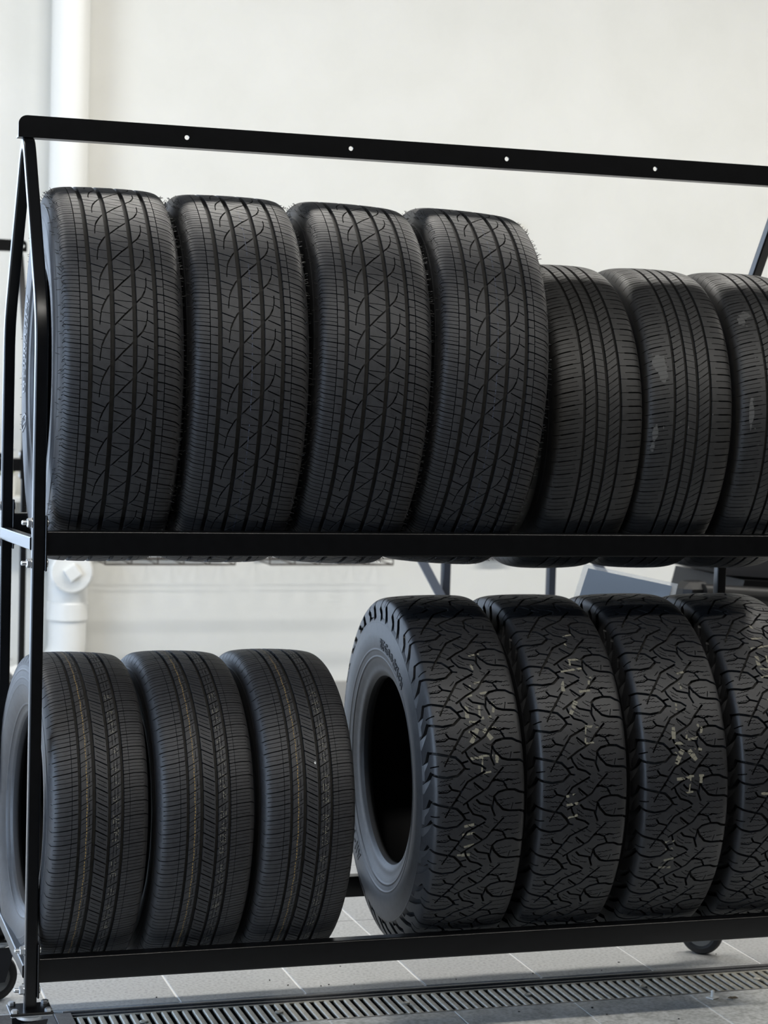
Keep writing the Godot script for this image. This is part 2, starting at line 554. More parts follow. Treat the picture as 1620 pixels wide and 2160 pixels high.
# bolt through a post and an end plate: nut and thread end on the outside (towards s), domed head inside
func bolt(t: Node3D, o: Transform3D, s: float) -> void:
	var turn := Transform3D(Basis(Vector3(0, 0, 1), -s * PI / 2), Vector3.ZERO)
	var head := part(t, "bolt", lathe([Vector2(0.009, -0.0005), Vector2(0.0085, -0.003), Vector2(0.005, -0.0045), Vector2(0, -0.005)], 14).mesh(), M.zinc, o * at(-s * 0.0165, 0, 0) * turn)
	part(head, "washer", lathe([Vector2(0.0, 0.0), Vector2(0.0105, 0.0), Vector2(0.0105, 0.0018), Vector2(0.0, 0.0018)], 18).mesh(), M.zinc, at(0, 0.029, 0))
	part(head, "nut", lathe([Vector2(0.0, 0.0), Vector2(0.0095, 0.0), Vector2(0.0095, 0.007), Vector2(0.0078, 0.0088), Vector2(0.0, 0.0088)], 6, true).mesh(), M.zinc, at(0, 0.0308, 0))
	part(head, "thread_end", lathe([Vector2(0.0048, 0), Vector2(0.0048, 0.0085), Vector2(0.0036, 0.0105), Vector2(0, 0.0105)], 12).mesh(), M.zinc, at(0, 0.0396, 0))

func caster(t: Node3D, o: Transform3D, turn: float) -> void:
	var c := part(t, "caster", box(Vector3(0.088, 0.005, 0.072), 0.0015).mesh(), M.black, o)
	part(c, "top_plate", box(Vector3(0.084, 0.003, 0.066), 0.0008).mesh(), M.zinc, at(0, -0.0045, 0))
	for sx in [-0.034, 0.034]:
		for sz in [-0.027, 0.027]:
			part(c, "plate_bolt", lathe([Vector2(0.0078, 0), Vector2(0.0078, 0.005), Vector2(0.006, 0.0068), Vector2(0, 0.0068)], 6, true).mesh(), M.zinc, at(sx, 0.0025, sz))
	part(c, "swivel_race", lathe([Vector2(0, -0.006), Vector2(0.024, -0.006), Vector2(0.028, -0.010), Vector2(0.028, -0.016), Vector2(0.02, -0.02), Vector2(0, -0.02)], 24).mesh(), M.zinc)
	var r := 0.056
	var b := Transform3D(Basis(Vector3.UP, turn), Vector3.ZERO)
	for s in [-0.02, 0.02]:
		var fork := slab(PackedVector2Array([Vector2(-0.03, -0.02), Vector2(0.03, -0.02), Vector2(0.005, -0.10), Vector2(-0.025, -0.10)]), 0.003)
		part(c, "fork", fork.mesh(), M.steel_dark, b * at(0, 0, s + (0.003 if s > 0 else 0.0)))
	var w := lathe([Vector2(0.0, -0.014), Vector2(r * 0.62, -0.014), Vector2(r * 0.72, -0.0155), Vector2(r * 0.92, -0.014), Vector2(r, -0.007), Vector2(r, 0.007), Vector2(r * 0.92, 0.014), Vector2(r * 0.72, 0.0155), Vector2(r * 0.62, 0.014), Vector2(0, 0.014)], 32)
	var wt := b * at(-0.012, -0.147 + r, 0) * Transform3D(Basis(Vector3.RIGHT, PI / 2), Vector3.ZERO)
	var wheel := part(c, "wheel", w.mesh(), M.wheel, wt)
	part(wheel, "hub", lathe([Vector2(0.0, -0.0165), Vector2(0.01, -0.0165), Vector2(0.012, -0.0145), Vector2(r * 0.6, -0.0145), Vector2(r * 0.6, 0.0145), Vector2(0.012, 0.0145), Vector2(0.01, 0.0165), Vector2(0.0, 0.0165)], 24).mesh(), M.hub)

# ------------------------------------------------------------------ tyres
# A cross-section runs from the crown (v = 0, in mm of arc) over the shoulder to the bead; tread pieces are outlines in (v, u), u running round the tyre.
class Section:
	var tab := []           # [x, r, nx, nr] every millimetre of v >= 0
	var reach := 0.0
	var tread := 100.0      # v of the shoulder edge
	var fade := 125.0       # v where the tread pieces run out
	var dig_from := 100.0   # v where the grooves begin to run out
	var depth := 8.0
	func _init(pts: Array, tread_: float, fade_: float, depth_: float, from_ := 0.0) -> void:
		dig_from = from_ if from_ > 0.0 else tread_
		tread = tread_; fade = fade_; depth = depth_
		var dense := []
		var m: int = pts.size()
		for i in m - 1:
			var p0: Vector2 = pts[i - 1] if i > 0 else Vector2(-pts[1].x, pts[1].y)
			var p1: Vector2 = pts[i]
			var p2: Vector2 = pts[i + 1]
			var p3: Vector2 = pts[i + 2] if i + 2 < m else pts[m - 1] * 2.0 - pts[m - 2]
			for k in 12:
				var t := k / 12.0
				dense.append(0.5 * ((2.0 * p1) + (p2 - p0) * t + (2.0 * p0 - 5.0 * p1 + 4.0 * p2 - p3) * t * t + (3.0 * p1 - p0 - 3.0 * p2 + p3) * t * t * t))
		dense.append(pts[m - 1])
		var s := 0.0
		var want := 0.0
		for i in dense.size() - 1:
			var a: Vector2 = dense[i]
			var b: Vector2 = dense[i + 1]
			var l := a.distance_to(b)
			while want <= s + l and l > 0.0:
				var q := a.lerp(b, (want - s) / l)
				tab.append([q.x, q.y, 0.0, 0.0])
				want += 1.0
			s += l
		reach = tab.size() - 1.0
		for i in tab.size():
			var a2: Array = tab[maxi(i - 2, 0)]
			var b2: Array = tab[mini(i + 2, tab.size() - 1)]
			var d := Vector2(b2[0] - a2[0], b2[1] - a2[1]).normalized()
			tab[i][2] = -d.y
			tab[i][3] = d.x
		tab[0][2] = 0.0
		tab[0][3] = 1.0
	# [x, r, nx, nr] at v
	func look(v: float) -> Array:
		var s := 1.0 if v >= 0.0 else -1.0
		var f := minf(absf(v), reach - 0.001)
		var i := int(f)
		var t := f - i
		var a: Array = tab[i]
		var b: Array = tab[i + 1]
		return [s * lerpf(a[0], b[0], t), lerpf(a[1], b[1], t), s * lerpf(a[2], b[2], t), lerpf(a[3], b[3], t)]
	func dig(v: float) -> float:
		var f := clampf((absf(v) - dig_from) / (fade - dig_from), 0.0, 1.0)
		return depth * (1.0 - f * f * (3.0 - 2.0 * f)) if f < 1.0 else 0.0
	func point(v: float, phi: float, h: float) -> Vector3:      # metres, h mm below the top
		var q := look(v)
		var x: float = q[0] - q[2] * h
		var r: float = q[1] - q[3] * h
		return Vector3(x, -r * sin(phi), r * cos(phi)) * 0.001
	func normal(v: float, phi: float) -> Vector3:
		var q := look(v)
		var r: float = q[3]
		return Vector3(q[2], -r * sin(phi), r * cos(phi)).normalized()
	func v_at_radius(r: float) -> float:                          # on the sidewall
		for i in range(tab.size() - 1, 0, -1):
			if tab[i][1] > r: return float(i)
		return 0.0

func strip(points: Array, w: float, end := Geometry2D.END_BUTT) -> PackedVector2Array:
	var p := PackedVector2Array()
	for q in points: p.append(Vector2(q[0], q[1]))
	if w > 0.0 and w < 1.25: w *= 1.4
	var r := Geometry2D.offset_polyline(p, w / 2.0, Geometry2D.JOIN_MITER, end)
	return r[0] if r.size() else PackedVector2Array()

func pv(a: Array) -> Vector2:
	return Vector2(a[0], a[1])

func wedge(a: Array, b: Array, wa: float, wb: float) -> PackedVector2Array:
	var p := Vector2(a[0], a[1]); var q := Vector2(b[0], b[1])
	var n := (q - p).orthogonal().normalized()
	return PackedVector2Array([p + n * wa / 2, p - n * wa / 2, q - n * wb / 2, q + n * wb / 2])

func wavy(a: Array, b: Array, amp: float, steps: int, w: float) -> PackedVector2Array:
	var pts := []
	var p := Vector2(a[0], a[1]); var q := Vector2(b[0], b[1])
	var n := (q - p).orthogonal().normalized()
	for k in steps + 1:
		var c := p.lerp(q, float(k) / steps) + n * amp * (0.0 if k == 0 or k == steps else (1.0 if k % 2 else -1.0))
		pts.append([c.x, c.y])
	return strip(pts, w)

func bounds(p: PackedVector2Array) -> Rect2:
	var r := Rect2(p[0], Vector2.ZERO)
	for q in p: r = r.expand(q)
	return r

func rect(v0: float, u0: float, v1: float, u1: float) -> PackedVector2Array:
	return PackedVector2Array([Vector2(v0, u0), Vector2(v1, u0), Vector2(v1, u1), Vector2(v0, u1)])

# takes the cutter out of every piece; where it would leave a hole the piece is first parted through the hole
func cut(pieces: Array, c: PackedVector2Array) -> Array:
	if c.size() < 3: return pieces
	var cb := bounds(c)
	var o := []
	for p in pieces:
		if not bounds(p).intersects(cb):
			o.append(p)
			continue
		var r := Geometry2D.clip_polygons(p, c)
		var holed := false
		for q in r:
			if Geometry2D.is_polygon_clockwise(q) and r.size() > 1: holed = true
		if holed:
			var mid := cb.get_center().y
			var bb := bounds(p).grow(1.0)
			for half in [rect(bb.position.x, bb.position.y, bb.end.x, mid), rect(bb.position.x, mid, bb.end.x, bb.end.y)]:
				for h in Geometry2D.intersect_polygons(p, half):
					for q in Geometry2D.clip_polygons(h, c):
						if not Geometry2D.is_polygon_clockwise(q): o.append(q)
		else:
			for q in r: o.append(q)
	return o

func area(p: PackedVector2Array) -> float:
	var a := 0.0
	for i in p.size(): a += p[i].cross(p[(i + 1) % p.size()])
	return absf(a) / 2.0

# pieces -> raised geometry; walls on the lines u = 0 and u = len are left out when seam is set
func raise_pieces(b: Bag, pieces: Array, s: Section, rmean: float, len_: float, seam: bool, lift := 0.0, walls := true) -> void:
	for p0 in pieces:
		var p: PackedVector2Array = p0
		if p.size() < 3 or area(p) < 0.6: continue
		var idx := Geometry2D.triangulate_polygon(p)
		var stack := []
		for i in range(0, idx.size(), 3):
			stack.append([p[idx[i]], p[idx[i + 1]], p[idx[i + 2]]])
		while stack.size():
			var t: Array = stack.pop_back()
			var best := -1
			var far := 1.0
			for k in 3:
				var e0: Vector2 = t[k]; var e1: Vector2 = t[(k + 1) % 3]
				var lim := 16.0 if maxf(absf(e0.x), absf(e1.x)) < s.tread * 0.72 else 7.0
				var q := e0.distance_to(e1) / lim
				if q > far:
					far = q; best = k
			if best >= 0:
				var a: Vector2 = t[best]; var c: Vector2 = t[(best + 1) % 3]; var d: Vector2 = t[(best + 2) % 3]
				var m := (a + c) / 2.0
				stack.append([a, m, d]); stack.append([m, c, d])
				continue
			var q0: Vector2 = t[0]; var q1: Vector2 = t[1]; var q2: Vector2 = t[2]
			b.tri(s.point(q0.x, q0.y / rmean, -lift), s.point(q1.x, q1.y / rmean, -lift), s.point(q2.x, q2.y / rmean, -lift), s.normal(q0.x, q0.y / rmean), s.normal(q1.x, q1.y / rmean), s.normal(q2.x, q2.y / rmean))
		if not walls: continue
		var cw := Geometry2D.is_polygon_clockwise(p)
		for i in p.size():
			var a2 := p[i]; var c2 := p[(i + 1) % p.size()]
			if seam and ((absf(a2.y) < 0.01 and absf(c2.y) < 0.01) or (absf(a2.y - len_) < 0.01 and absf(c2.y - len_) < 0.01)): continue
			var lim2 := 16.0 if maxf(absf(a2.x), absf(c2.x)) < s.tread * 0.72 else 7.0
			var steps := 1
			var l := a2.distance_to(c2)
			while l > lim2:
				l /= 2.0; steps *= 2
			for k in steps:
				var e := a2.lerp(c2, float(k) / steps); var f := a2.lerp(c2, float(k + 1) / steps)
				var out2 := Vector2(f.y - e.y, e.x - f.x) * (-1.0 if cw else 1.0)
				var me := (e + f) / 2.0
				var dirv := s.point(me.x + out2.normalized().x, (me.y + out2.normalized().y) / rmean, 0) - s.point(me.x, me.y / rmean, 0)
				b.quad(s.point(e.x, e.y / rmean, 0), s.point(f.x, f.y / rmean, 0), s.point(f.x, f.y / rmean, s.dig(f.x) + 0.15), s.point(e.x, e.y / rmean, s.dig(e.x) + 0.15), dirv)

func spin(k: float) -> Transform3D:      # round the axle, by an angle that carries +z downwards
	return Transform3D(Basis(Vector3.RIGHT, k), Vector3.ZERO)

# the carcass: groove floor, sidewalls and beads in one skin, the inner lining in another
func carcass(s: Section, ridges: Array) -> Array:
	var outer := []
	var outer_v := []
	var v := -s.reach + 0.5
	while v <= s.reach - 0.5:
		var h := s.dig(v)
		for rd in ridges:       # [v, half width, height] on both sides
			var d := absf(absf(v) - rd[0])
			if d < rd[1]: h -= rd[2] * (1.0 - d / rd[1])
		var q := s.look(v)
		outer.append(Vector2(q[0] - q[2] * h, q[1] - q[3] * h) * 0.001)
		outer_v.append(v)
		v += 3.0 if absf(v) < s.tread else 1.5
	var skin := Bag.new()
	var seg := 168
	var n0 := 0
	while outer_v[n0] < -s.dig_from - 4.0: n0 += 1
	var n1 := n0
	while outer_v[n1] < s.dig_from + 4.0: n1 += 1
	ring(skin, outer.slice(0, n0 + 1), seg, 1.0)
	ring(skin, outer.slice(n1, outer.size()), seg, 1.0)
	var base := Bag.new()
	ring(base, outer.slice(n0, n1 + 1), seg, 1.0)
	var inner := []
	var e := s.look(s.reach - 0.6)
	var bead := Vector2(e[0], e[1]) * 0.001
	inner.append(Vector2(-bead.x, bead.y))
	inner.append(Vector2(-bead.x + 0.008, bead.y - 0.004))
	inner.append(Vector2(-bead.x + 0.018, bead.y - 0.002))
	v = -s.reach + 16.0
	while v <= s.reach - 15.0:
		var q2 := s.look(v)
		var th := 14.0 if absf(v) < s.tread else 11.0
		inner.append(Vector2(q2[0] - q2[2] * (th + s.dig(v)), q2[1] - q2[3] * (th + s.dig(v))) * 0.001)
		v += 8.0
	inner.append(Vector2(bead.x - 0.018, bead.y - 0.002))
	inner.append(Vector2(bead.x - 0.008, bead.y - 0.004))
	inner.append(bead)
	var lin := Bag.new()
	ring(lin, inner, 96, -1.0)
	return [skin.mesh(), lin.mesh(), base.mesh()]

func ring(b: Bag, prof: Array, seg: int, side: float) -> void:
	var m := prof.size()
	var nor := []
	for i in m:
		var d: Vector2 = prof[mini(i + 1, m - 1)] - prof[maxi(i - 1, 0)]
		nor.append(Vector2(-d.y, d.x).normalized() * side)
	for k in seg:
		var c0 := cos(TAU * k / seg); var s0 := sin(TAU * k / seg)
		var c1 := cos(TAU * (k + 1) / seg); var s1 := sin(TAU * (k + 1) / seg)
		for i in m - 1:
			var p: Vector2 = prof[i]; var q: Vector2 = prof[i + 1]
			var n0: Vector2 = nor[i]; var n1: Vector2 = nor[i + 1]
			b.smooth(Vector3(p.x, p.y * c0, p.y * s0), Vector3(p.x, p.y * c1, p.y * s1), Vector3(q.x, q.y * c1, q.y * s1), Vector3(q.x, q.y * c0, q.y * s0),
				Vector3(n0.x, n0.y * c0, n0.y * s0), Vector3(n0.x, n0.y * c1, n0.y * s1), Vector3(n1.x, n1.y * c1, n1.y * s1), Vector3(n1.x, n1.y * c0, n1.y * s0))

# raised lettering on the outer (-x) sidewall; psi is measured clockwise from the top as seen from outside
func sidewall_text(s: Section, text: String, height: float, radius: float, psi: float, spacing: float, raised := 0.0009) -> ArrayMesh:
	var font := SystemFont.new()
	font.font_names = PackedStringArray(["Droid Sans"])
	font.font_weight = 700
	var b := Bag.new()
	var pen := 0.0
	var glyphs := []
	for ch in text:
		if ch == " ":
			pen += height * 0.6
			continue
		var tm := TextMesh.new()
		tm.font = font
		tm.text = ch
		tm.font_size = 48
		tm.pixel_size = height / 36.0
		tm.depth = 0.001
		tm.curve_step = 2.0
		tm.horizontal_alignment = HORIZONTAL_ALIGNMENT_LEFT
		var w := tm.get_aabb().size.x
		glyphs.append([tm, pen, w])
		pen += w + spacing
	for g in glyphs:
		var tm2: TextMesh = g[0]
		var box_ := tm2.get_aabb()
		for sf in tm2.get_surface_count():
			var arr := tm2.surface_get_arrays(sf)
			var vs: PackedVector3Array = arr[Mesh.ARRAY_VERTEX]
			var ns: PackedVector3Array = arr[Mesh.ARRAY_NORMAL]
			var ids = arr[Mesh.ARRAY_INDEX]
			var pos := PackedVector3Array(); var nor := PackedVector3Array()
			for i in vs.size():
				var tx: float = vs[i].x - box_.position.x + g[1] - pen / 2.0
				var ty: float = vs[i].y - box_.position.y - box_.size.y / 2.0
				var front := vs[i].z > box_.position.z + box_.size.z * 0.5
				var a := psi + tx / radius
				var r := radius + ty
				var vv := s.v_at_radius(r * 1000.0)
				var q := s.look(-vv)
				var lift := raised if front else -0.0004
				var x: float = q[0] * 0.001 + q[2] * lift
				var rr: float = r + q[3] * lift
				pos.append(Vector3(x, rr * cos(a), rr * sin(a)))
				var nr: Vector3 = ns[i]
				var outw := Vector3(q[2], q[3] * cos(a), q[3] * sin(a))
				nor.append((outw * nr.z + Vector3(0, -sin(a), cos(a)) * nr.x + Vector3(0, cos(a), sin(a)) * nr.y).normalized())
			if ids == null or ids.size() == 0:
				for i in range(0, pos.size(), 3): b.tri(pos[i], pos[i + 1], pos[i + 2], nor[i], nor[i + 1], nor[i + 2])
			else:
				for i in range(0, ids.size(), 3): b.tri(pos[ids[i]], pos[ids[i + 1]], pos[ids[i + 2]], nor[ids[i]], nor[ids[i + 1]], nor[ids[i + 2]])
	return b.mesh()

# paint on the tread: outlines in (v, u round the whole tyre), clipped to the raised pieces of each pitch
func paint(pieces: Array, marks: Array, s: Section, rmean: float, len_: float) -> ArrayMesh:
	var b := Bag.new()
	for mk in marks:
		var m: PackedVector2Array = mk
		var mb := bounds(m)
		for k in range(floori(mb.position.y / len_) - 1, floori(mb.end.y / len_) + 2):
			var moved := PackedVector2Array()
			for q in m: moved.append(q - Vector2(0, k * len_))
			var got := []
			for p in pieces:
				if bounds(p).intersects(bounds(moved)):
					for r in Geometry2D.intersect_polygons(p, moved):
						if not Geometry2D.is_polygon_clockwise(r): got.append(r)
			var one := Bag.new()
			raise_pieces(one, got, s, rmean, len_, false, 0.12, false)
			b.add(one, spin(k * len_ / rmean))
	return b.mesh()

class Kind:
	var s: Section
	var r := 400.0
	var n := 35
	var len_ := 70.0
	var ribs := []          # arrays of pieces, one per rib
	var rib_names := []
	var all := []
	var rib_meshes := []
	var skin: ArrayMesh
	var lining: ArrayMesh
	var base: ArrayMesh
	var blocks := []        # single block meshes (for the all-terrain kind)

func cut_ribs(k: Kind, spans: Array, cuts: Array) -> void:
	for sp in spans:
		var pieces := [rect(sp[0], 0, sp[1], k.len_)]
		for c in cuts:
			if c.size() < 3: continue
			for sh in range(-3, 4):
				var moved := PackedVector2Array()
				for q in c: moved.append(q + Vector2(0, sh * k.len_))
				var mb := bounds(moved)
				if mb.end.y < 0 or mb.position.y > k.len_ or mb.end.x < sp[0] or mb.position.x > sp[1]: continue
				pieces = cut(pieces, moved)
		k.ribs.append(pieces)
		k.rib_names.append(sp[2])
		k.all.append_array(pieces)
		var unit := Bag.new()
		raise_pieces(unit, pieces, k.s, k.r, k.len_, true)
		var whole := Bag.new()
		for i in k.n: whole.add(unit, spin(TAU * i / k.n))
		k.rib_meshes.append(whole.mesh())

# touring tyre with long S-shaped grooves across five ribs
func kind_a() -> Kind:
	var k := Kind.new()
	k.r = 401.0; k.n = 35; k.len_ = TAU * k.r / k.n
	k.s = Section.new([Vector2(0, 401), Vector2(40, 400.6), Vector2(80, 399), Vector2(100, 396.2), Vector2(109, 392.8), Vector2(115.5, 386.5), Vector2(120.2, 377), Vector2(125, 361), Vector2(128.5, 340), Vector2(129.5, 320), Vector2(128, 294), Vector2(124.5, 264), Vector2(122, 242), Vector2(121, 230), Vector2(114, 223)], 106.0, 134.0, 8.0)
	var P := func(x: float, y: float) -> Array: return [(x - 597.0) * 0.132, (y - 335.0) * 0.126]
	var c := []
	# the S groove through the three middle ribs
	var sg := []
	for q in [[955, -232], [952, -100], [928, 10], [880, 120], [800, 210], [765, 250], [720, 315], [600, 440], [480, 580], [430, 630], [370, 700], [305, 830], [268, 930], [248, 1060], [240, 1172]]: sg.append(P.call(q[0], q[1]))
	c.append(strip(sg.slice(0, 3), 2.1)); c.append(strip(sg.slice(2, 13), 3.2)); c.append(strip(sg.slice(12, 15), 2.1))
	# centre rib
	c.append(strip([P.call(470, 190), P.call(735, 205)], 1.1))
	c.append(strip([P.call(470, 395), P.call(635, 402)], 1.1))
	c.append(strip([P.call(580, 512), P.call(745, 520)], 1.1))
	c.append(wedge(P.call(462, 235), P.call(700, 340), 3.0, 0.9))
	c.append(wedge(P.call(505, 572), P.call(735, 690), 0.9, 3.0))
	# second rib
	c.append(wedge(P.call(130, 105), P.call(350, 190), 2.8, 2.2))
	c.append(wedge(P.call(130, 350), P.call(260, 420), 2.2, 1.3))
	c.append(strip([P.call(130, 520), P.call(400, 582)], 1.0))
	c.append(strip([P.call(130, 250), P.call(300, 278)], 1.0))
	c.append(strip([P.call(270, 393), P.call(400, 412)], 1.0))
	# fourth rib
	c.append(wedge(P.call(850, 200), P.call(1050, 285), 2.0, 2.9))
	c.append(wedge(P.call(940, 495), P.call(1050, 560), 1.6, 2.8))
	c.append(strip([P.call(800, 338), P.call(1060, 405)], 1.0))
	c.append(strip([P.call(895, 118), P.call(1060, 152)], 1.0))
	c.append(strip([P.call(800, 513), P.call(945, 532)], 1.0))
	# shoulders: two pitches to a unit
	for j in 2:
		var u := k.len_ / 2 * j
		c.append(strip([[68, u], [82, u + 2.0], [106, u + 9], [118, u + 16], [127, u + 23]], 2.6))
		c.append(wedge([68, u + 18.0], [81.5, u + 19.5], 2.6, 1.0))
		c.append(strip([[82, u + 12.5], [104, u + 17.5], [114, u + 22.0]], 1.1))
		c.append(strip([[82, u + 23.0], [104, u + 28.5], [114, u + 33.0]], 1.1))
		c.append(strip([[-68, u + 3.0], [-85, u + 1.2], [-108, u - 1.5], [-119, u - 4.5], [-126, u - 2.0]], 2.1))
		c.append(wedge([-68, u + 20.0], [-85, u + 18.0], 2.4, 1.0))
		for f in [10.0, 18.5, 27.5]:
			c.append(strip([[-84.5, u + 1.5 + f], [-108, u - 1.2 + f], [-117, u - 3.4 + f]], 0.95))
			c.append(strip([[-117, u - 3.4 + f], [-124, u + 0.5 + f]], 0.8))
	c.append(rect(80.6, -1, 82.3, k.len_ + 1))
	c.append(rect(-85.9, -1, -84.2, k.len_ + 1))
	cut_ribs(k, [[-134.0, -69.7, "shoulder_rib"], [-60.3, -26.9, "rib"], [-17.2, 17.4, "rib"], [26.8, 59.2, "rib"], [68.6, 134.0, "shoulder_rib"]], c)
	var cc := carcass(k.s, [[148, 2.5, 1.2], [176, 2.0, 0.7], [238, 2.5, 1.4], [250, 3.0, 1.8]])
	k.skin = cc[0]; k.lining = cc[1]; k.base = cc[2]
	return k

# narrower tyre with slashed inner ribs
func kind_b() -> Kind:
	var k := Kind.new()
	k.r = 351.0; k.n = 73; k.len_ = TAU * k.r / k.n
	k.s = Section.new([Vector2(0, 351), Vector2(30, 350.6), Vector2(60, 349.2), Vector2(78, 346.8), Vector2(89, 343.5), Vector2(97, 337.5), Vector2(102, 329), Vector2(106, 314), Vector2(109, 294), Vector2(109, 280), Vector2(105, 258), Vector2(98, 238), Vector2(91, 224), Vector2(88, 217), Vector2(82, 212)], 88.0, 116.0, 7.0)
	var c := []
	for h in 2:
		var u := 0.0
		if h == 0:
			c.append(strip([[-112, u + 8], [-104, u + 7], [-88, u + 3.6], [-64, u - 1.2], [-43, u - 4.4]], 1.5))
			c.append(strip([[-92, u + 4.6], [-84, u + 2.8], [-62, u - 1.6]], 3.0))
			c.append(strip([[-97, u + 15.0], [-55, u + 7.4]], 0.9))
			c.append(strip([[-97, u + 24.8], [-52, u + 17.2]], 0.9))
			c.append(strip([[46, u], [64, u - 0.6]], 1.3))
			c.append(strip([[62, u - 0.5], [96, u - 2.0], [107, u + 1.0]], 3.0))
			c.append(strip([[58, u + 15.2], [80, u + 14.2], [98, u + 14.0]], 1.1))
			c.append(wedge([26, u + 7.0], [41, u - 4.2], 2.4, 2.6))
			c.append(strip([[16, u + 13.2], [27, u + 6.4]], 1.0))
			c.append(strip([[16, u + 28.5], [41, u + 11.0]], 0.9))
			c.append(wedge([-38, u + 6.6], [-24, u - 2.0], 2.8, 1.8))
			c.append(strip([[-25, u - 1.6], [-15, u - 7.2]], 1.0))
			c.append(strip([[-38, u + 21.5], [-15, u + 8.0]], 0.9))
		c.append(strip([[-9.8, k.len_ / 2 * h], [9.8, k.len_ / 2 * h + 4.0]], 0.9))
	cut_ribs(k, [[-116.0, -43.7, "shoulder_rib"], [-37.2, -15.7, "rib"], [-9.2, 9.2, "rib"], [16.7, 40.3, "rib"], [46.8, 116.0, "shoulder_rib"]], c)
	var cc := carcass(k.s, [[132, 2.0, 1.0], [150, 1.6, 0.6], [205, 2.5, 1.2]])
	k.skin = cc[0]; k.lining = cc[1]; k.base = cc[2]
	return k

# crossover tyre with slanted centre blocks and a yellow dashed line
func kind_c() -> Kind:
	var k := Kind.new()
	k.r = 344.0; k.n = 75; k.len_ = TAU * k.r / k.n
	k.s = Section.new([Vector2(0, 344), Vector2(30, 343.6), Vector2(60, 342.2), Vector2(80, 339.7), Vector2(90, 336.7), Vector2(97, 330.5), Vector2(101, 321.5), Vector2(104, 306), Vector2(105.5, 288), Vector2(105, 272), Vector2(100.5, 250), Vector2(94, 232), Vector2(88, 222), Vector2(85, 216), Vector2(79, 211)], 90.0, 118.0, 7.0)
	var c := []
	var l := k.len_
	c.append(strip([[-113, 1.0], [-104, 4.6], [-90, 3.4], [-70, 0.2], [-48, -5.0]], 2.2))
	for f in [l / 3, l * 2 / 3]:
		c.append(strip([[-97, f + 3.2], [-72, f + 0.6], [-48, f - 4.4]], 0.9))
	c.append(rect(-61.4, -1, -60.3, l + 1))
	c.append(strip([[46, 2.2], [70, -2.0], [92, -4.0], [105, -2.0], [111, 2.0]], 2.0))
	for f in [7.2, 14.4, 21.6]:
		c.append(strip([[46, f + 1.8], [66, f - 1.4], [89, f - 3.6]], 0.8))
	c.append(rect(57.6, -1, 58.5, l + 1))
	c.append(strip([[-13, -0.5], [13.5, 12.5]], 2.6))
	for f in [l / 3, l * 2 / 3]:
		c.append(wavy([-9.5, f + 1.2], [10, f + 10.8], 0.45, 8, 0.9))
	c.append(strip([[-43, 8.4], [-19, -5.6]], 1.5))
	c.append(strip([[-43, 17.8], [-31, 10.8]], 0.8))
	c.append(strip([[-29, 20.8], [-19, 14.8]], 0.8))
	c.append(wavy([-25.6, 3.0], [-25.6, 21.0], 0.4, 8, 0.8))
	c.append(strip([[19, 6.4], [40, -6.4]], 2.4))
	c.append(strip([[19, 20.6], [28, 15.2]], 0.8))
	c.append(strip([[30.5, 13.4], [40, 7.4]], 0.8))
	c.append(wavy([26.4, 5.0], [26.4, 26.0], 0.45, 9, 0.8))
	c.append(wavy([32.8, 1.0], [32.8, 21.0], 0.45, 9, 0.8))
	cut_ribs(k, [[-118.0, -48.5, "shoulder_rib"], [-42.0, -20.0, "rib"], [-12.0, 12.5, "rib"], [19.5, 39.5, "rib"], [46.5, 118.0, "shoulder_rib"]], c)
	var cc := carcass(k.s, [[128, 2.0, 1.0], [146, 1.6, 0.7], [160, 1.6, 0.5], [205, 2.5, 1.2]])
	k.skin = cc[0]; k.lining = cc[1]; k.base = cc[2]
	return k

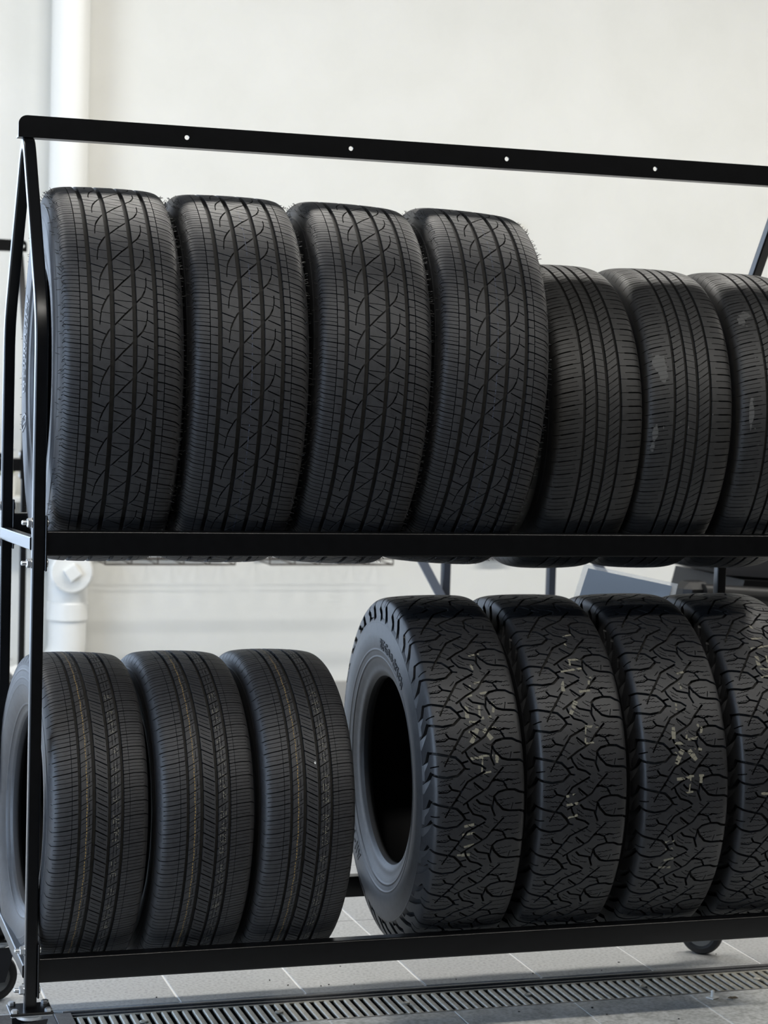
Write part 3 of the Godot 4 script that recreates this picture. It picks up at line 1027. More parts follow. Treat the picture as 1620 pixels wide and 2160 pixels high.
# all-terrain tyre: every lug is a piece of its own
func kind_d() -> Kind:
	var k := Kind.new()
	k.r = 398.0; k.n = 23; k.len_ = TAU * k.r / k.n
	k.s = Section.new([Vector2(0, 398), Vector2(40, 397.5), Vector2(75, 395.6), Vector2(91, 392.8), Vector2(97.5, 389), Vector2(102, 381), Vector2(107, 366), Vector2(112, 345), Vector2(115.5, 322), Vector2(117, 304), Vector2(115.5, 283), Vector2(110, 258), Vector2(104, 240), Vector2(100.5, 226), Vector2(93, 215)], 100.0, 152.0, 12.0, 122.0)
	var f := k.len_ / 580.0
	var P := func(x: float, y: float) -> Array: return [(x - 985.0 - (y - 1300.0) * 0.05) * 0.178, (y - 1010.0) * f]
	var line := func(pts: Array, w: float) -> PackedVector2Array:
		var o := []
		for q in pts: o.append(P.call(q[0], q[1]))
		return strip(o, w * 1.22)
	var c := []
	c.append(line.call([[150, 1190], [235, 1100], [290, 985], [430, 1008], [600, 1045], [672, 1060], [748, 1130], [785, 1185], [695, 1268], [560, 1285], [440, 1262], [335, 1232], [255, 1335], [160, 1420]], 4.6))   # round the long shoulder lug
	# the voids widen where they run down the sidewall
	c.append(PackedVector2Array([pv(P.call(300, 960)), pv(P.call(330, 1000)), pv(P.call(275, 1125)), pv(P.call(150, 1280)), pv(P.call(120, 1150)), pv(P.call(235, 1080))]))
	c.append(PackedVector2Array([pv(P.call(350, 1205)), pv(P.call(370, 1262)), pv(P.call(300, 1370)), pv(P.call(170, 1520)), pv(P.call(130, 1400)), pv(P.call(250, 1310))]))
	c.append(rect(-151, P.call(0, 1130)[1], -139, P.call(0, 1330)[1]))
	c.append(PackedVector2Array([pv(P.call(1555, 900)), pv(P.call(1545, 945)), pv(P.call(1640, 1010)), pv(P.call(1800, 1050)), pv(P.call(1800, 960)), pv(P.call(1660, 930))]))
	c.append(PackedVector2Array([pv(P.call(1555, 1125)), pv(P.call(1545, 1170)), pv(P.call(1640, 1240)), pv(P.call(1800, 1290)), pv(P.call(1800, 1200)), pv(P.call(1660, 1160))]))
	c.append(line.call([[535, 1160], [575, 1080], [640, 985]], 2.8))
	c.append(line.call([[600, 1040], [640, 985], [735, 840], [790, 760], [830, 740], [1010, 648]], 4.0))   # first diagonal
	c.append(line.call([[745, 1020], [800, 985], [880, 930], [960, 890], [1045, 835], [1110, 745], [1240, 610]], 3.8))   # second diagonal
	c.append(line.call([[740, 1128], [830, 1106]], 3.6))
	c.append(line.call([[785, 1190], [850, 1200]], 3.0))
	c.append(line.call([[560, 785], [600, 840], [720, 868]], 3.6))
	c.append(line.call([[440, 872], [545, 872], [600, 840]], 2.6))
	c.append(line.call([[795, 995], [815, 1050], [880, 1130], [985, 1160], [1050, 1205]], 3.8))
	c.append(line.call([[905, 960], [955, 1010], [1095, 1040], [1112, 1080], [1155, 1170]], 3.8))
	c.append(line.call([[865, 770], [1000, 868]], 3.6))
	c.append(line.call([[1620, 960], [1560, 925], [1450, 900], [1390, 872], [1290, 868], [1180, 892], [1128, 940], [1160, 1005], [1250, 1092], [1330, 1112], [1480, 1118], [1570, 1150], [1650, 1190]], 4.4))   # round the shoulder lug on the other side
	c.append(line.call([[1300, 872], [1240, 775], [1150, 752], [1090, 770]], 3.4))
	c.append(line.call([[1235, 775], [1290, 750], [1370, 762]], 2.6))
	c.append(line.call([[1355, 1095], [1372, 1020]], 1.6))
	c.append(line.call([[330, 1165], [400, 1158], [470, 1150]], 2.4))
	c.append(line.call([[1400, 1035], [1500, 1030]], 2.0))
	c.append(line.call([[1115, 1085], [1128, 940]], 3.4))
	for w in [[500, 1212, 735, 1192], [490, 1105, 640, 1095], [455, 1375, 620, 1350], [470, 1500, 690, 1512], [700, 800, 760, 740], [820, 1255, 890, 1300], [900, 1245, 1010, 1290], [860, 1010, 960, 1075], [640, 940, 740, 1000], [1170, 985, 1380, 965], [1230, 1050, 1340, 1040], [1145, 1245, 1470, 1262], [1140, 1320, 1290, 1330], [1180, 1400, 1320, 1395], [1380, 1390, 1500, 1380], [1000, 1330, 1100, 1365], [950, 1410, 1050, 1440], [780, 1400, 870, 1430], [870, 1060, 960, 1110], [980, 1095, 1080, 1110], [1010, 930, 1100, 990], [1130, 1190, 1200, 1230], [720, 1480, 810, 1540], [480, 1330, 640, 1300], [460, 1440, 600, 1425], [560, 1560, 700, 1560], [520, 1120, 700, 1140], [1160, 1040, 1250, 1010], [1230, 1180, 1460, 1175], [1260, 1350, 1480, 1330], [1010, 1250, 1090, 1300], [900, 1380, 960, 1440], [1080, 1500, 1170, 1530]]:
		c.append(wavy(P.call(w[0], w[1]), P.call(w[2], w[3]), 1.0, 8, 0.95))
	var pieces := [rect(-150.0, -k.len_ * 1.6, 150.0, k.len_ * 2.6)]
	for q in c:
		if q.size() < 3: continue
		for sh in range(-4, 5):
			var moved := PackedVector2Array()
			for e in q: moved.append(e + Vector2(0, sh * k.len_))
			pieces = cut(pieces, moved)
	var mine := []
	for p in pieces:
		var bb := bounds(p)
		var mid := bb.get_center().y
		if area(p) < 12.0: continue
		if bb.position.y < -k.len_ * 1.55 or bb.end.y > k.len_ * 2.55: # runs on round the tyre: keep one pitch of it
			for r in Geometry2D.intersect_polygons(p, rect(-151, 0, 151, k.len_)):
				if area(r) > 12.0: mine.append(r)
		elif mid >= 0.0 and mid < k.len_: mine.append(p)
	mine.sort_custom(func(a, b): return area(a) > area(b))
	k.all = mine
	var small := Bag.new()
	for i in mine.size():
		if i < 12:
			var b := Bag.new()
			raise_pieces(b, [mine[i]], k.s, k.r, k.len_, true)
			k.blocks.append(b.mesh())
		else:
			raise_pieces(small, [mine[i]], k.s, k.r, k.len_, true)
	if small.v.size():
		var whole := Bag.new()
		for i in k.n: whole.add(small, spin(TAU * i / k.n))
		k.rib_meshes.append(whole.mesh())
	var cc := carcass(k.s, [[150, 2.0, 0.9], [215, 2.5, 1.2], [232, 3.0, 1.6]])
	k.skin = cc[0]; k.lining = cc[1]; k.base = cc[2]
	return k

func assemble(k: Kind, called: String, tread: Material) -> Node3D:
	var t := Node3D.new()
	t.name = called
	part(t, "sidewalls", k.skin, M.side)
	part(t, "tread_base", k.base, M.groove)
	part(t, "inner_lining", k.lining, M.liner)
	for i in k.rib_meshes.size():
		if k.blocks.size():
			part(t, "small_lugs", k.rib_meshes[i], tread).set_meta("kind", "stuff")
		else:
			part(t, k.rib_names[i], k.rib_meshes[i], tread)
	for i in k.n:
		for m in k.blocks:
			part(t, "tread_lug", m, tread, spin(TAU * i / k.n))
	return t

func place(proto: Node3D, called: String, p: Vector3, lean: float, yaw: float, roll: float, label: String, group: String) -> Node3D:
	var t: Node3D = proto.duplicate()
	t.name = numbered(called)
	add_child(t)
	t.transform = Transform3D(Basis(Vector3.UP, deg_to_rad(-yaw)) * Basis(Vector3.BACK, deg_to_rad(-lean)), p)
	# turn the wheel itself, keeping lettering in place
	for c in t.get_children():
		if not str(c.name).begins_with("lettering") and not str(c.name).begins_with("emblem"):
			c.transform = spin(deg_to_rad(roll)) * c.transform
	tag(t, label, "tyre", group)
	return t

func hairs(s: Section, n: int, seed_: int) -> ArrayMesh:
	var r := RandomNumberGenerator.new()
	r.seed = seed_
	var b := Bag.new()
	for i in n:
		var phi := r.randf() * TAU
		var sg := -1.0 if r.randf() < 0.5 else 1.0
		var v := sg * r.randf_range(s.tread + 4.0, s.fade + 6.0)
		var p := s.point(v, phi, 0)
		var nn := s.normal(v, phi)
		var d := (nn + Vector3(r.randf_range(-0.5, 0.5), r.randf_range(-0.5, 0.5), r.randf_range(-0.5, 0.5))).normalized()
		b.add(rod(p, p + d * r.randf_range(0.004, 0.010), 0.00055, 3))
	return b.mesh()

func tyres() -> void:
	var ka := kind_a()
	var a := assemble(ka, "curved_groove_tyre", M.tread)
	part(a, "moulding_hairs", hairs(ka.s, 700, 4), M.hair).set_meta("kind", "stuff")
	part(a, "lettering", sidewall_text(ka.s, "DESTINATION", 0.024, 0.296, deg_to_rad(-76.0), 0.0048), M.letter)
	var shield := PackedVector2Array([Vector2(-0.011, 0.014), Vector2(0, 0.019), Vector2(0.011, 0.014), Vector2(0.010, -0.006), Vector2(0, -0.018), Vector2(-0.010, -0.006)])
	var rim := Bag.new()
	var sh := Geometry2D.offset_polygon(shield, -0.003)
	for q in Geometry2D.clip_polygons(shield, strip([[0, 0.03], [0, -0.03]], 0.0005)):
		for e in Geometry2D.clip_polygons(q, sh[0]): rim.add(slab(e, 0.003))
	rim.add(slab(PackedVector2Array([Vector2(-0.004, -0.009), Vector2(-0.001, -0.009), Vector2(-0.001, 0.001), Vector2(0.004, 0.001), Vector2(0.004, 0.003), Vector2(-0.001, 0.003), Vector2(-0.001, 0.006), Vector2(0.006, 0.006), Vector2(0.006, 0.009), Vector2(-0.004, 0.009)]), 0.003))
	var psi := deg_to_rad(-111.5)
	var qv := ka.s.look(-ka.s.v_at_radius(294.0))
	var outw := Vector3(qv[2], qv[3] * cos(psi), qv[3] * sin(psi)).normalized()
	var upw := (Vector3(0, cos(psi), sin(psi)) - outw * outw.dot(Vector3(0, cos(psi), sin(psi)))).normalized()
	part(a, "emblem", rim.mesh(), M.letter, Transform3D(Basis(upw.cross(outw), upw, outw).scaled_local(Vector3(1.7, 1.7, 1.0)), Vector3(qv[0] * 0.001, 0.294 * cos(psi), 0.294 * sin(psi)) + outw * 0.001))
	var line_a := []
	for i in 60:
		if i % 7 != 3: line_a.append(rect(-1.2, -430 + i * 16.0, 0.6, -418 + i * 16.0))
	var blue_a := paint(ka.all, line_a, ka.s, ka.r, ka.len_)
	var ga := "curved-groove tyres on the upper shelf"
	var spots := [[0.697, 1.451, 0.0, 1.84, "large curved-groove tyre with lettered sidewall beside the bolted end frame"], [0.960, 1.449, 0.5, 2.4, "second large curved-groove tyre from the bolted end frame, upper shelf"], [1.226, 1.447, 2.2, 3.0, "third large curved-groove tyre from the bolted end frame, upper shelf"], [1.488, 1.447, 3.3, 3.1, "large leaning curved-groove tyre next to the smaller upper-shelf tyres"]]
	for i in 4:
		var q: Array = spots[i]
		var t := place(a, "curved_groove_tyre", Vector3(q[0], q[1] - 0.005, ZC), q[2], q[3], [1.5, 5.2, 8.8, 3.4][i], q[4], ga)
		if i % 2 == 1: part(t, "paint_line", blue_a, M.paint_blue).set_meta("kind", "stuff")
	a.free()

	var kb := kind_b()
	var b := assemble(kb, "slash_rib_tyre", M.tread_brown)
	var gb := "narrow ribbed tyres on the upper shelf"
	var sb := [[1.739, 1.384, -0.6, 1.2, "narrow ribbed tyre wedged against the large leaning tyre, upper shelf"], [1.966, 1.385, 0.8, 3.4, "narrow ribbed tyre with pale scuff patches on its shoulder"], [2.190, 1.385, 0.5, 3.2, "narrow ribbed tyre beside the far end frame on the upper shelf"]]
	for i in 3:
		var q: Array = sb[i]
		var t := place(b, "slash_rib_tyre", Vector3(q[0], q[1] - 0.003, ZC), q[2], q[3], [0.0, 2.1, 3.6][i], q[4], gb)
		if i > 0:
			var marks := []
			if i == 1:
				marks.append(blob(-72, -128, 17, 26, 31)); marks.append(blob(-66, -105, 12, 20, 5))
				marks.append(blob(-82, 28, 7, 20, 8)); marks.append(blob(-86, 60, 5, 12, 9))
			else:
				marks.append(blob(-62, -268, 16, 12, 3)); marks.append(blob(-75, -250, 9, 14, 6)); marks.append(blob(-78, -20, 7, 40, 12))
			for j in 14: marks.append(blob(rng.randf_range(-88, 88), rng.randf_range(-330, 60), rng.randf_range(0.8, 2.6), rng.randf_range(1.0, 4.5), 40 + j))
			part(t, "scuff", paint(kb.all, marks, kb.s, kb.r, kb.len_), M.scuff).set_meta("kind", "stuff")
	b.free()

	var kc := kind_c()
	var c := assemble(kc, "yellow_line_tyre", M.tread)
	var dash := []
	for i in 320:
		var u := -1080.0 + i * 6.75
		dash.append(rect(-31.8 + 0.5 * sin(i * 0.9), u, -30.2 + 0.5 * sin(i * 0.9), u + 4.4))
	part(c, "yellow_dash_line", paint(kc.all, dash, kc.s, kc.r, kc.len_), M.paint_yellow).set_meta("kind", "stuff")
	var gc := "yellow-lined tyres on the lower shelf"
	var sc := [[0.650, 0.502, 2.0, -2.9, "yellow-lined tyre leaning on the end frame, lower shelf"], [0.876, 0.502, 1.4, -2.4, "middle one of the three yellow-lined tyres on the lower shelf"], [1.097, 0.503, 1.7, -2.1, "yellow-lined tyre next to the open gap on the lower shelf"]]
	for i in 3:
		var q: Array = sc[i]
		var t := place(c, "yellow_line_tyre", Vector3(q[0], q[1] - 0.003, ZC), q[2], q[3], [0.0, 2.2, 3.9][i], q[4], gc)
		part(t, "dot_print", paint(kc.all, dot_print(i), kc.s, kc.r, kc.len_), M.paint_pale).set_meta("kind", "stuff")
		if i == 2:
			part(t, "white_spot", paint(kc.all, [blob(8.5, -152, 2.2, 3.6, 2)], kc.s, kc.r, kc.len_), M.white_plastic)
	c.free()

	var kd := kind_d()
	var d := assemble(kd, "all_terrain_tyre", M.tread_deep)
	part(d, "lettering", sidewall_text(kd.s, "BFGoodrich", 0.025, 0.294, deg_to_rad(22.0), 0.0058, 0.0014), M.letter_shaded)
	part(d, "lettering", sidewall_text(kd.s, "All-Terrain T/A", 0.026, 0.296, deg_to_rad(-118.0), 0.006, 0.0014), M.letter_shaded)
	var gd := "all-terrain tyres on the lower shelf"
	var sd := [[1.478, 0.569, -1.4, 2.0, "chunky all-terrain tyre with open lettered sidewall facing the gap"], [1.7165, 0.570, -0.3, 2.0, "second chunky all-terrain tyre from the gap, stamped in pale paint"], [1.960, 0.571, -1.0, 2.0, "third chunky all-terrain tyre from the gap, lower shelf"], [2.198, 0.571, -1.0, 2.0, "chunky all-terrain tyre beside the far end frame, lower shelf"]]
	for i in 4:
		var q: Array = sd[i]
		var t := place(d, "all_terrain_tyre", Vector3(q[0], q[1] - 0.003, ZC), q[2], q[3], [0.0, 3.0, -2.0, 6.0][i], q[4], gd)
		part(t, "stamp", paint(kd.all, stamp(i), kd.s, kd.r, kd.len_), M.paint_stamp).set_meta("kind", "stuff")
	d.free()

func blob(v: float, u: float, rv: float, ru: float, seed_: int) -> PackedVector2Array:
	var r := RandomNumberGenerator.new()
	r.seed = seed_
	var o := PackedVector2Array()
	for k in 16:
		var a := TAU * k / 16
		var f := r.randf_range(0.65, 1.1)
		o.append(Vector2(v + cos(a) * rv * f, u + sin(a) * ru * f))
	return o

# faint clusters of printed dots down the fourth rib
func dot_print(i: int) -> Array:
	var r := RandomNumberGenerator.new()
	r.seed = 90 + i
	var o := []
	var u := -330.0
	while u < 300.0:
		for y in 7:
			for x in 5:
				if r.randf() < 0.36:
					var p := Vector2(24.0 + x * 2.6, u + y * 2.4)
					o.append(rect(p.x - 0.65, p.y - 0.65, p.x + 0.65, p.y + 0.65))
		u += 18.0 + (22.0 if r.randf() < 0.45 else 6.0)
	return o

# brush strokes of a large worn stamp on the middle of the tread
func stamp(i: int) -> Array:
	var st := [[[800, 320], [960, 312], 5.0], [[800, 310], [806, 400], 4.5], [[740, 485], [1020, 440], 5.0], [[760, 600], [775, 745], 8.0], [[920, 595], [930, 745], 4.5], [[1075, 560], [1105, 610], 5.0], [[1105, 610], [1100, 690], 5.0], [[940, 755], [1080, 738], 5.5], [[800, 790], [920, 800], 5.0], [[910, 870], [845, 1035], 8.5], [[985, 880], [1100, 1000], 9.0], [[1050, 860], [1150, 880], 5.0], [[800, 910], [900, 890], 4.0], [[830, 1215], [1000, 1195], 6.0], [[1000, 1185], [1200, 1180], 5.0], [[1180, 1180], [1188, 1270], 7.0], [[1000, 1190], [1010, 1370], 3.0], [[1020, 1378], [1130, 1366], 4.0], [[800, -60], [940, -90], 4.0], [[820, 60], [850, 140], 4.5], [[900, 1980], [1020, 1960], 5.0], [[900, 2080], [1050, 2060], 5.0], [[960, 2230], [1080, 2200], 5.0], [[900, 2330], [1060, 2330], 6.0]]
	var r := RandomNumberGenerator.new()
	r.seed = 60 + i
	var o := []
	for s in st:
		if i > 0 and r.randf() < 0.2: continue
		var a: Array = s[0]; var b: Array = s[1]
		var dv := -30.0 if i == 0 else r.randf_range(-12, 2)
		var du := 0.0 if i == 0 else float([0, -55, 60, -110][i])
		var p := Vector2((a[0] - 985.0 + (1300.0 - a[1]) * 0.18) * 0.178, (a[1] - 1720.0) * 0.187 + du)
		var q := Vector2((b[0] - 985.0 + (1300.0 - b[1]) * 0.18) * 0.178, (b[1] - 1720.0) * 0.187 + du)
		if i > 0:
			p.x += dv; q.x += dv
		var m := 3
		for k in m:      # broken up, as the print is worn
			if r.randf() < 0.06: continue
			var e := p.lerp(q, (k + r.randf_range(0.0, 0.06)) / m); var f := p.lerp(q, (k + r.randf_range(0.94, 1.0)) / m)
			o.append(wedge([e.x, e.y], [f.x, f.y], s[2] * r.randf_range(0.8, 1.3), s[2] * r.randf_range(0.8, 1.3)))
	return o

# ------------------------------------------------------------------ drain and things on the floor
func floor_bits() -> void:
	var org := Vector3(1.7, 0, (DRAIN_FAR + DRAIN_NEAR) / 2)
	var g := thing("drain_grate", org, "slotted metal drain grate let into the tiled floor", "drain")
	var x0 := 0.69; var x1 := 3.9
	var zf := -4.395; var zn := -4.250
	var put := func(mesh: Mesh, called: String, m: Material, x: float, y: float, z: float) -> MeshInstance3D:
		return part(g, called, mesh, m, at(x - org.x, y, z - org.z))
	put.call(box(Vector3(x1 - x0 + 0.04, 0.012, 0.012), 0.002).mesh(), "frame_rail", M.grate_rim, (x0 + x1) / 2, -0.0065, -4.4255)
	put.call(box(Vector3(x1 - x0 + 0.04, 0.010, 0.010), 0.002).mesh(), "frame_rail", M.grate_rim, (x0 + x1) / 2, -0.0085, -4.4085)
	put.call(box(Vector3(x1 - x0 + 0.04, 0.012, 0.008), 0.002).mesh(), "frame_rail", M.grate_rim, (x0 + x1) / 2, -0.0075, -4.2425)
	put.call(box(Vector3(0.04, 0.012, 0.19), 0.002).mesh(), "frame_end", M.grate_rim, x0 - 0.02, -0.007, (zf + zn) / 2)
	put.call(box(Vector3(x1 - x0, 0.004, 0.006), 0.001).mesh(), "border", M.grate, (x0 + x1) / 2, -0.007, zf + 0.002)
	put.call(box(Vector3(x1 - x0, 0.004, 0.010), 0.001).mesh(), "border", M.grate, (x0 + x1) / 2, -0.007, zn - 0.004)
	var bar := sweep(PackedVector3Array([Vector3(0, 0, -0.066), Vector3(0, 0, 0.066)]), round_rect(0.0145, 0.010, 0.004, 3), Vector3.RIGHT).mesh()
	var n := int((x1 - x0) / 0.0242)
	for i in n:
		put.call(bar, "grate_bar", M.grate, x0 + 0.015 + 0.0242 * i, -0.0095 + rng.randf_range(-0.0006, 0.0004), (zf + zn) / 2)
	var head := lathe([Vector2(0.010, 0.0), Vector2(0.010, 0.002), Vector2(0.007, 0.0035), Vector2(0.003, 0.0028), Vector2(0, 0.0028)], 14).mesh()
	for x in [0.84, 1.155, 1.462, 1.77, 2.073, 2.383, 2.69]:
		put.call(head, "screw", M.grate, x, -0.0045, -4.325)
	# white stud and dry leaf lying before the drain
	var clip := thing("plastic_clip", Vector3(2.194, 0, -4.196), "small white plastic clip with upright stud on the floor tile", "clip")
	part(clip, "base_plate", box(Vector3(0.026, 0.003, 0.022), 0.0008).mesh(), M.white_plastic, Transform3D(Basis(Vector3.UP, 0.5), Vector3(0, 0.0016, 0)))
	part(clip, "stud", lathe([Vector2(0.0045, 0.003), Vector2(0.0042, 0.016), Vector2(0.003, 0.0185), Vector2(0, 0.0195)], 14).mesh(), M.white_plastic)
	var lf := Bag.new()
	var pts := []
	for k in 13:
		var a := TAU * k / 13
		var rr: float = [0.017, 0.007, 0.012, 0.008, 0.011, 0.007, 0.016, 0.008, 0.012, 0.008, 0.012, 0.007, 0.011][k]
		pts.append(Vector3(cos(a) * rr, 0.002 + 0.004 * absf(sin(a * 2.5)), sin(a) * rr * 0.8))
	for k in 13:
		lf.flat(Vector3(0, 0.007, 0), pts[k], pts[(k + 1) % 13], Vector3.UP)
		lf.flat(Vector3(0, 0.0005, 0), pts[k], pts[(k + 1) % 13], Vector3.DOWN)
	var leaf := MeshInstance3D.new()
	leaf.name = numbered("dry_leaf")
	leaf.mesh = lf.mesh()
	leaf.material_override = M.leaf_dry
	leaf.position = Vector3(2.236, 0, -4.175)
	add_child(leaf)
	tag(leaf, "crumpled brown dry leaf on the floor beside the white clip", "leaf")
	var crumb := Bag.new()
	var r := RandomNumberGenerator.new()
	r.seed = 21
	for i in 70:
		var z := r.randf_range(-4.95, -4.02)
		if z > DRAIN_FAR - 0.005 and z < DRAIN_NEAR + 0.005: continue
		crumb.add(box(Vector3(r.randf_range(0.002, 0.006), 0.002, r.randf_range(0.002, 0.004)), 0.0006), Transform3D(Basis(Vector3.UP, r.randf() * 3.0), Vector3(r.randf_range(0.6, 2.6), 0.001, z)))
	var cr := MeshInstance3D.new()
	cr.name = numbered("floor_crumbs")
	cr.mesh = crumb.mesh()
	cr.material_override = M.dirt
	add_child(cr)
	tag(cr, "scattered dark crumbs of dirt on the tiles by the drain", "dirt", "", "stuff")

# ------------------------------------------------------------------ background
func background(rack: Node3D) -> void:
	# a second, empty rack standing by the back wall
	var r2: Node3D = rack.duplicate()
	r2.name = numbered("tyre_rack")
	add_child(r2)
	r2.position = rack.position + Vector3(0.988 - XR, 0, -3.75)
	tag(r2, "empty black tyre rack standing by the white back wall", "rack")

	# waste pipe with clean-out
	var px := 1.243
	var pz := WALL_Z + 0.115
	var p := thing("waste_pipe", Vector3(px, 0, pz), "thick white plastic waste pipe running down the back wall", "pipe")
	part(p, "riser", lathe([Vector2(0.081, 0.78), Vector2(0.081, 4.9)], 40).mesh(), M.pvc)
	var lower := Bag.new()
	lower.add(lathe([Vector2(0.085, 0.44), Vector2(0.085, 0.80), Vector2(0.081, 0.80)], 40), at(0.03, 0, 0))
	part(p, "tee", lower.mesh(), M.pvc)
	part(p, "collar", lathe([Vector2(0.085, 0.41), Vector2(0.089, 0.415), Vector2(0.089, 0.485), Vector2(0.085, 0.49)], 40).mesh(), M.pvc, at(0.03, 0, 0))
	var bend := rounded([Vector3(0.03, 0.45, 0), Vector3(0.03, 0.21, 0), Vector3(-0.30, 0.09, 0)], 0.2, 10)
	var circ := PackedVector2Array()
	for k in 28: circ.append(Vector2(cos(TAU * k / 28), sin(TAU * k / 28)) * 0.081)
	part(p, "elbow", sweep(bend, circ, Vector3.BACK).mesh(), M.pvc)
	var capt := at(0.03, 0.626, 0) * Transform3D(Basis(Vector3.RIGHT, PI / 2), Vector3.ZERO)
	var cap := part(p, "cleanout_cap", lathe([Vector2(0.07, 0.0), Vector2(0.07, 0.08), Vector2(0.09, 0.085), Vector2(0.091, 0.105), Vector2(0.084, 0.113), Vector2(0, 0.113)], 40).mesh(), M.pvc, capt)
	part(cap, "square_plug", box(Vector3(0.058, 0.03, 0.058), 0.004).mesh(), M.pvc, Transform3D(Basis(Vector3.UP, 0.62), Vector3(0, 0.126, 0)))

	# wire baskets on the back wall
	for b in [[1.405, 1.97, "wire basket on the back wall beside the waste pipe"], [2.124, 2.687, "wire basket on the back wall farther from the waste pipe"]]:
		var w: float = b[1] - b[0]
		var t := thing("wire_basket", Vector3(b[0], 0.664, WALL_Z + 0.004), b[2], "basket", "wire baskets on the back wall")
		for z in [0.004, 0.27]:
			for y in [0.0, 0.026, 0.16]:
				part(t, "wire", rod(Vector3(0, y, z), Vector3(w, y, z), 0.0046, 6).mesh(), M.wire)
		for k in 6:
			var x := w * k / 5
			part(t, "wire", rod(Vector3(x, 0.0, 0.004), Vector3(x, 0.0, 0.27), 0.0032, 6).mesh(), M.wire)
			part(t, "wire", rod(Vector3(x, 0.0, 0.27), Vector3(x, 0.16, 0.27), 0.0032, 6).mesh(), M.wire)

	var bd := thing("wall_panel", Vector3(3.255, 0.664, WALL_Z + 0.002), "tall narrow grey panel fixed to the back wall", "panel")
	part(bd, "board", box(Vector3(0.145, 1.548, 0.03), 0.003).mesh(), M.board, at(0, 0.774, 0.015))
	part(bd, "edge_strip", box(Vector3(0.149, 0.03, 0.036), 0.002).mesh(), M.wire, at(0, 1.535, 0.018))

	# trestle with braced legs behind the rack
	var st := thing("trestle", Vector3(2.65, 0, -6.2), "dark blue steel trestle with braced legs behind the tyres", "trestle")
	for x in [2.191, 2.57, 3.191]:
		part(st, "leg", box(Vector3(0.028, 1.16, 0.028), 0.003).mesh(), M.steel_blue, at(x - 2.65, 0.58, 0))
	for s in [[2.06, 0.94, 2.19, 0.72], [2.70, 0.905, 2.85, 0.70]]:
		part(st, "brace", sweep(PackedVector3Array([Vector3(s[0] - 2.65, s[1], 0.02), Vector3(s[2] - 2.65, s[3], 0.02)]), round_rect(0.012, 0.03, 0.002, 2), Vector3.BACK).mesh(), M.steel_light)
	part(st, "top_beam", box(Vector3(1.5, 0.05, 0.06), 0.004).mesh(), M.steel_blue, at(0, 1.185, 0))
	part(st, "foot", box(Vector3(1.3, 0.04, 0.06), 0.004).mesh(), M.steel_blue, at(0, 0.02, 0))

	# printed sheet in a clear sleeve leaning behind the all-terrain tyres
	var sh := thing("printed_sheet", Vector3(2.15, 0.84, -4.62), "blue-grey printed sheet in a clear sleeve resting behind the tyres", "sheet")
	var q := Transform3D(Basis(Vector3.BACK, 0.19) * Basis(Vector3.RIGHT, -0.98) * Basis(Vector3.BACK, -0.62), Vector3(-0.048, 0.018, 0))
	part(sh, "sleeve", box(Vector3(0.252, 0.21, 0.0016)).mesh(), M.sleeve, q * at(0, 0.095, -0.003))
	part(sh, "paper", box(Vector3(0.224, 0.185, 0.0024)).mesh(), M.sheet_print, q * at(0, 0.09, 0))
	part(sh, "dark_print", box(Vector3(0.03, 0.02, 0.0004)).mesh(), M.steel_blue, q * at(0.02, 0.06, 0.0015))

	machine()
	plant()

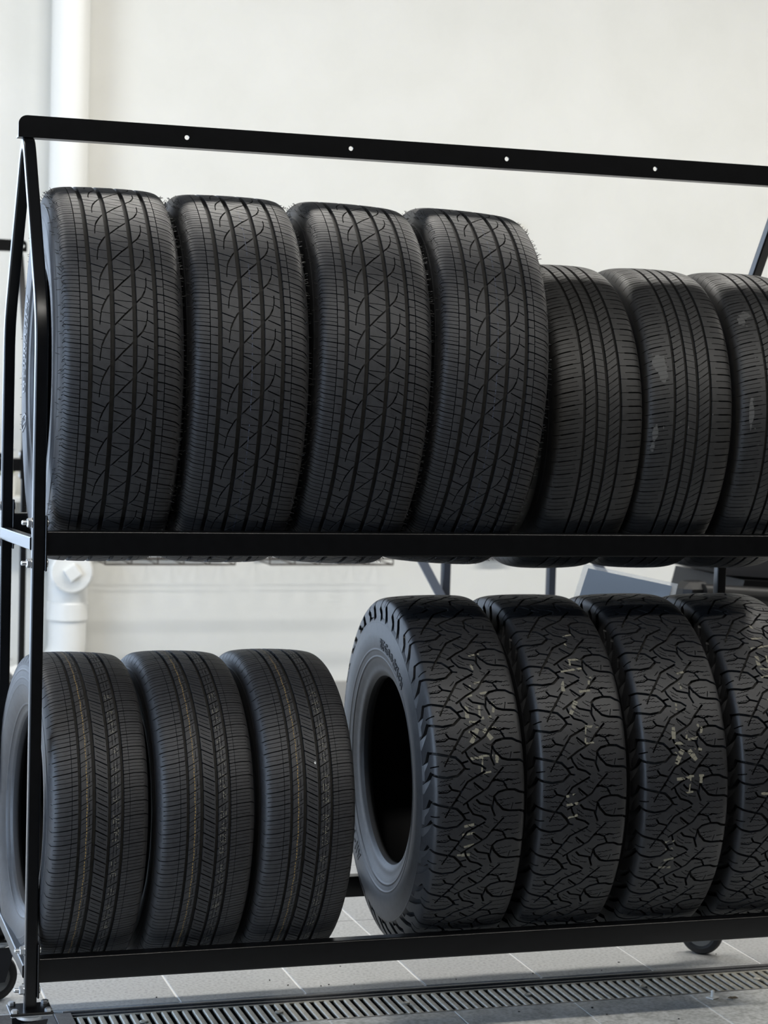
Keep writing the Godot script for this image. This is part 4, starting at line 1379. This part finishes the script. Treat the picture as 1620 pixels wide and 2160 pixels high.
func machine() -> void:
	# dark appliance standing behind the right part of the rack
	var t := thing("dark_machine", Vector3(3.37, 0, -5.75), "glossy black and grey machine standing behind the tyres", "machine")
	var body := slab(PackedVector2Array([Vector2(-0.50, 0.3), Vector2(0.75, 0.3), Vector2(0.75, 0.80), Vector2(-0.36, 0.86)]), 0.5)
	part(t, "body", body.mesh(), M.gloss_black, at(0, 0, 0.1))
	var hood := slab(PackedVector2Array([Vector2(-0.40, 0.872), Vector2(0.75, 0.80), Vector2(0.75, 1.02), Vector2(-0.47, 1.02), Vector2(-0.47, 0.90)]), 0.42)
	part(t, "hood", hood.mesh(), M.grey_panel, at(0, 0, 0.06))
	part(t, "lamp_glass", box(Vector3(0.16, 0.035, 0.02), 0.012).mesh(), M.grey_panel, Transform3D(Basis(Vector3.BACK, -0.06), Vector3(-0.07, 0.838, 0.1)))
	part(t, "bumper", sweep(PackedVector3Array([Vector3(-0.52, 0.815, 0.12), Vector3(-0.2, 0.80, 0.16), Vector3(0.75, 0.76, 0.16)]), round_rect(0.08, 0.07, 0.03, 4), Vector3.BACK).mesh(), M.gloss_black)
	part(t, "mirror_housing", box(Vector3(0.10, 0.07, 0.1), 0.022).mesh(), M.gloss_black, at(-0.53, 0.82, 0.08))
	part(t, "handle_bar", rod(Vector3(-0.40, 1.369, 0), Vector3(0.2, 1.369, 0), 0.008, 10).mesh(), M.gloss_black)
	for x in [-0.38, 0.18]:
		part(t, "handle_post", rod(Vector3(x, 1.0, 0), Vector3(x, 1.369, 0), 0.009, 10).mesh(), M.gloss_black)
	part(t, "control_panel", box(Vector3(0.5, 0.16, 0.12), 0.02).mesh(), M.grey_panel, at(-0.1, 1.255, -0.02))
	for x in [-0.3, 0.55]:
		var w := part(t, "wheel", lathe([Vector2(0, -0.06), Vector2(0.10, -0.06), Vector2(0.19, -0.07), Vector2(0.22, -0.04), Vector2(0.22, 0.04), Vector2(0.19, 0.07), Vector2(0.10, 0.06), Vector2(0, 0.06)], 32).mesh(), M.wheel, at(x, 0.22, 0.08) * Transform3D(Basis(Vector3.RIGHT, PI / 2), Vector3.ZERO))
		part(w, "hub", lathe([Vector2(0, -0.065), Vector2(0.09, -0.065), Vector2(0.09, 0.065), Vector2(0, 0.065)], 24).mesh(), M.hub)
	for x in [-0.3, 0.55]:
		part(t, "axle_block", box(Vector3(0.06, 0.2, 0.06), 0.004).mesh(), M.gloss_black, at(x, 0.25, -0.02))

func plant() -> void:
	var sh := thing("wall_shelf", Vector3(0.99, 0.93, WALL_Z), "small white shelf on the back wall under a potted plant", "shelf")
	part(sh, "board", box(Vector3(0.30, 0.02, 0.2), 0.002).mesh(), M.white_plastic, at(0, 0, 0.1))
	part(sh, "bracket", box(Vector3(0.02, 0.12, 0.15), 0.002).mesh(), M.white_plastic, at(0, -0.07, 0.075))
	var t := thing("potted_plant", Vector3(1.0, 0.94, WALL_Z + 0.11), "small green leafy plant in a white pot on the wall shelf", "plant")
	part(t, "pot", lathe([Vector2(0, 0), Vector2(0.04, 0), Vector2(0.052, 0.09), Vector2(0.046, 0.09), Vector2(0.042, 0.075), Vector2(0, 0.075)], 24).mesh(), M.white_plastic)
	var r := RandomNumberGenerator.new()
	r.seed = 5
	var lf := Bag.new()
	for i in 26:
		var a := r.randf() * TAU
		var tilt := r.randf_range(0.15, 1.0)
		var l := r.randf_range(0.05, 0.12)
		var dirv := Vector3(cos(a) * sin(tilt), cos(tilt), sin(a) * sin(tilt))
		var side := dirv.cross(Vector3.UP).normalized() * 0.016
		var p0 := Vector3(0, 0.075, 0); var p1 := p0 + dirv * l * 0.55; var p2 := p0 + dirv * l + Vector3(0, -0.01, 0)
		lf.flat(p0, p1 + side, p2, Vector3.UP); lf.flat(p0, p1 - side, p2, Vector3.UP)
	part(t, "foliage", lf.mesh(), M.leaf)
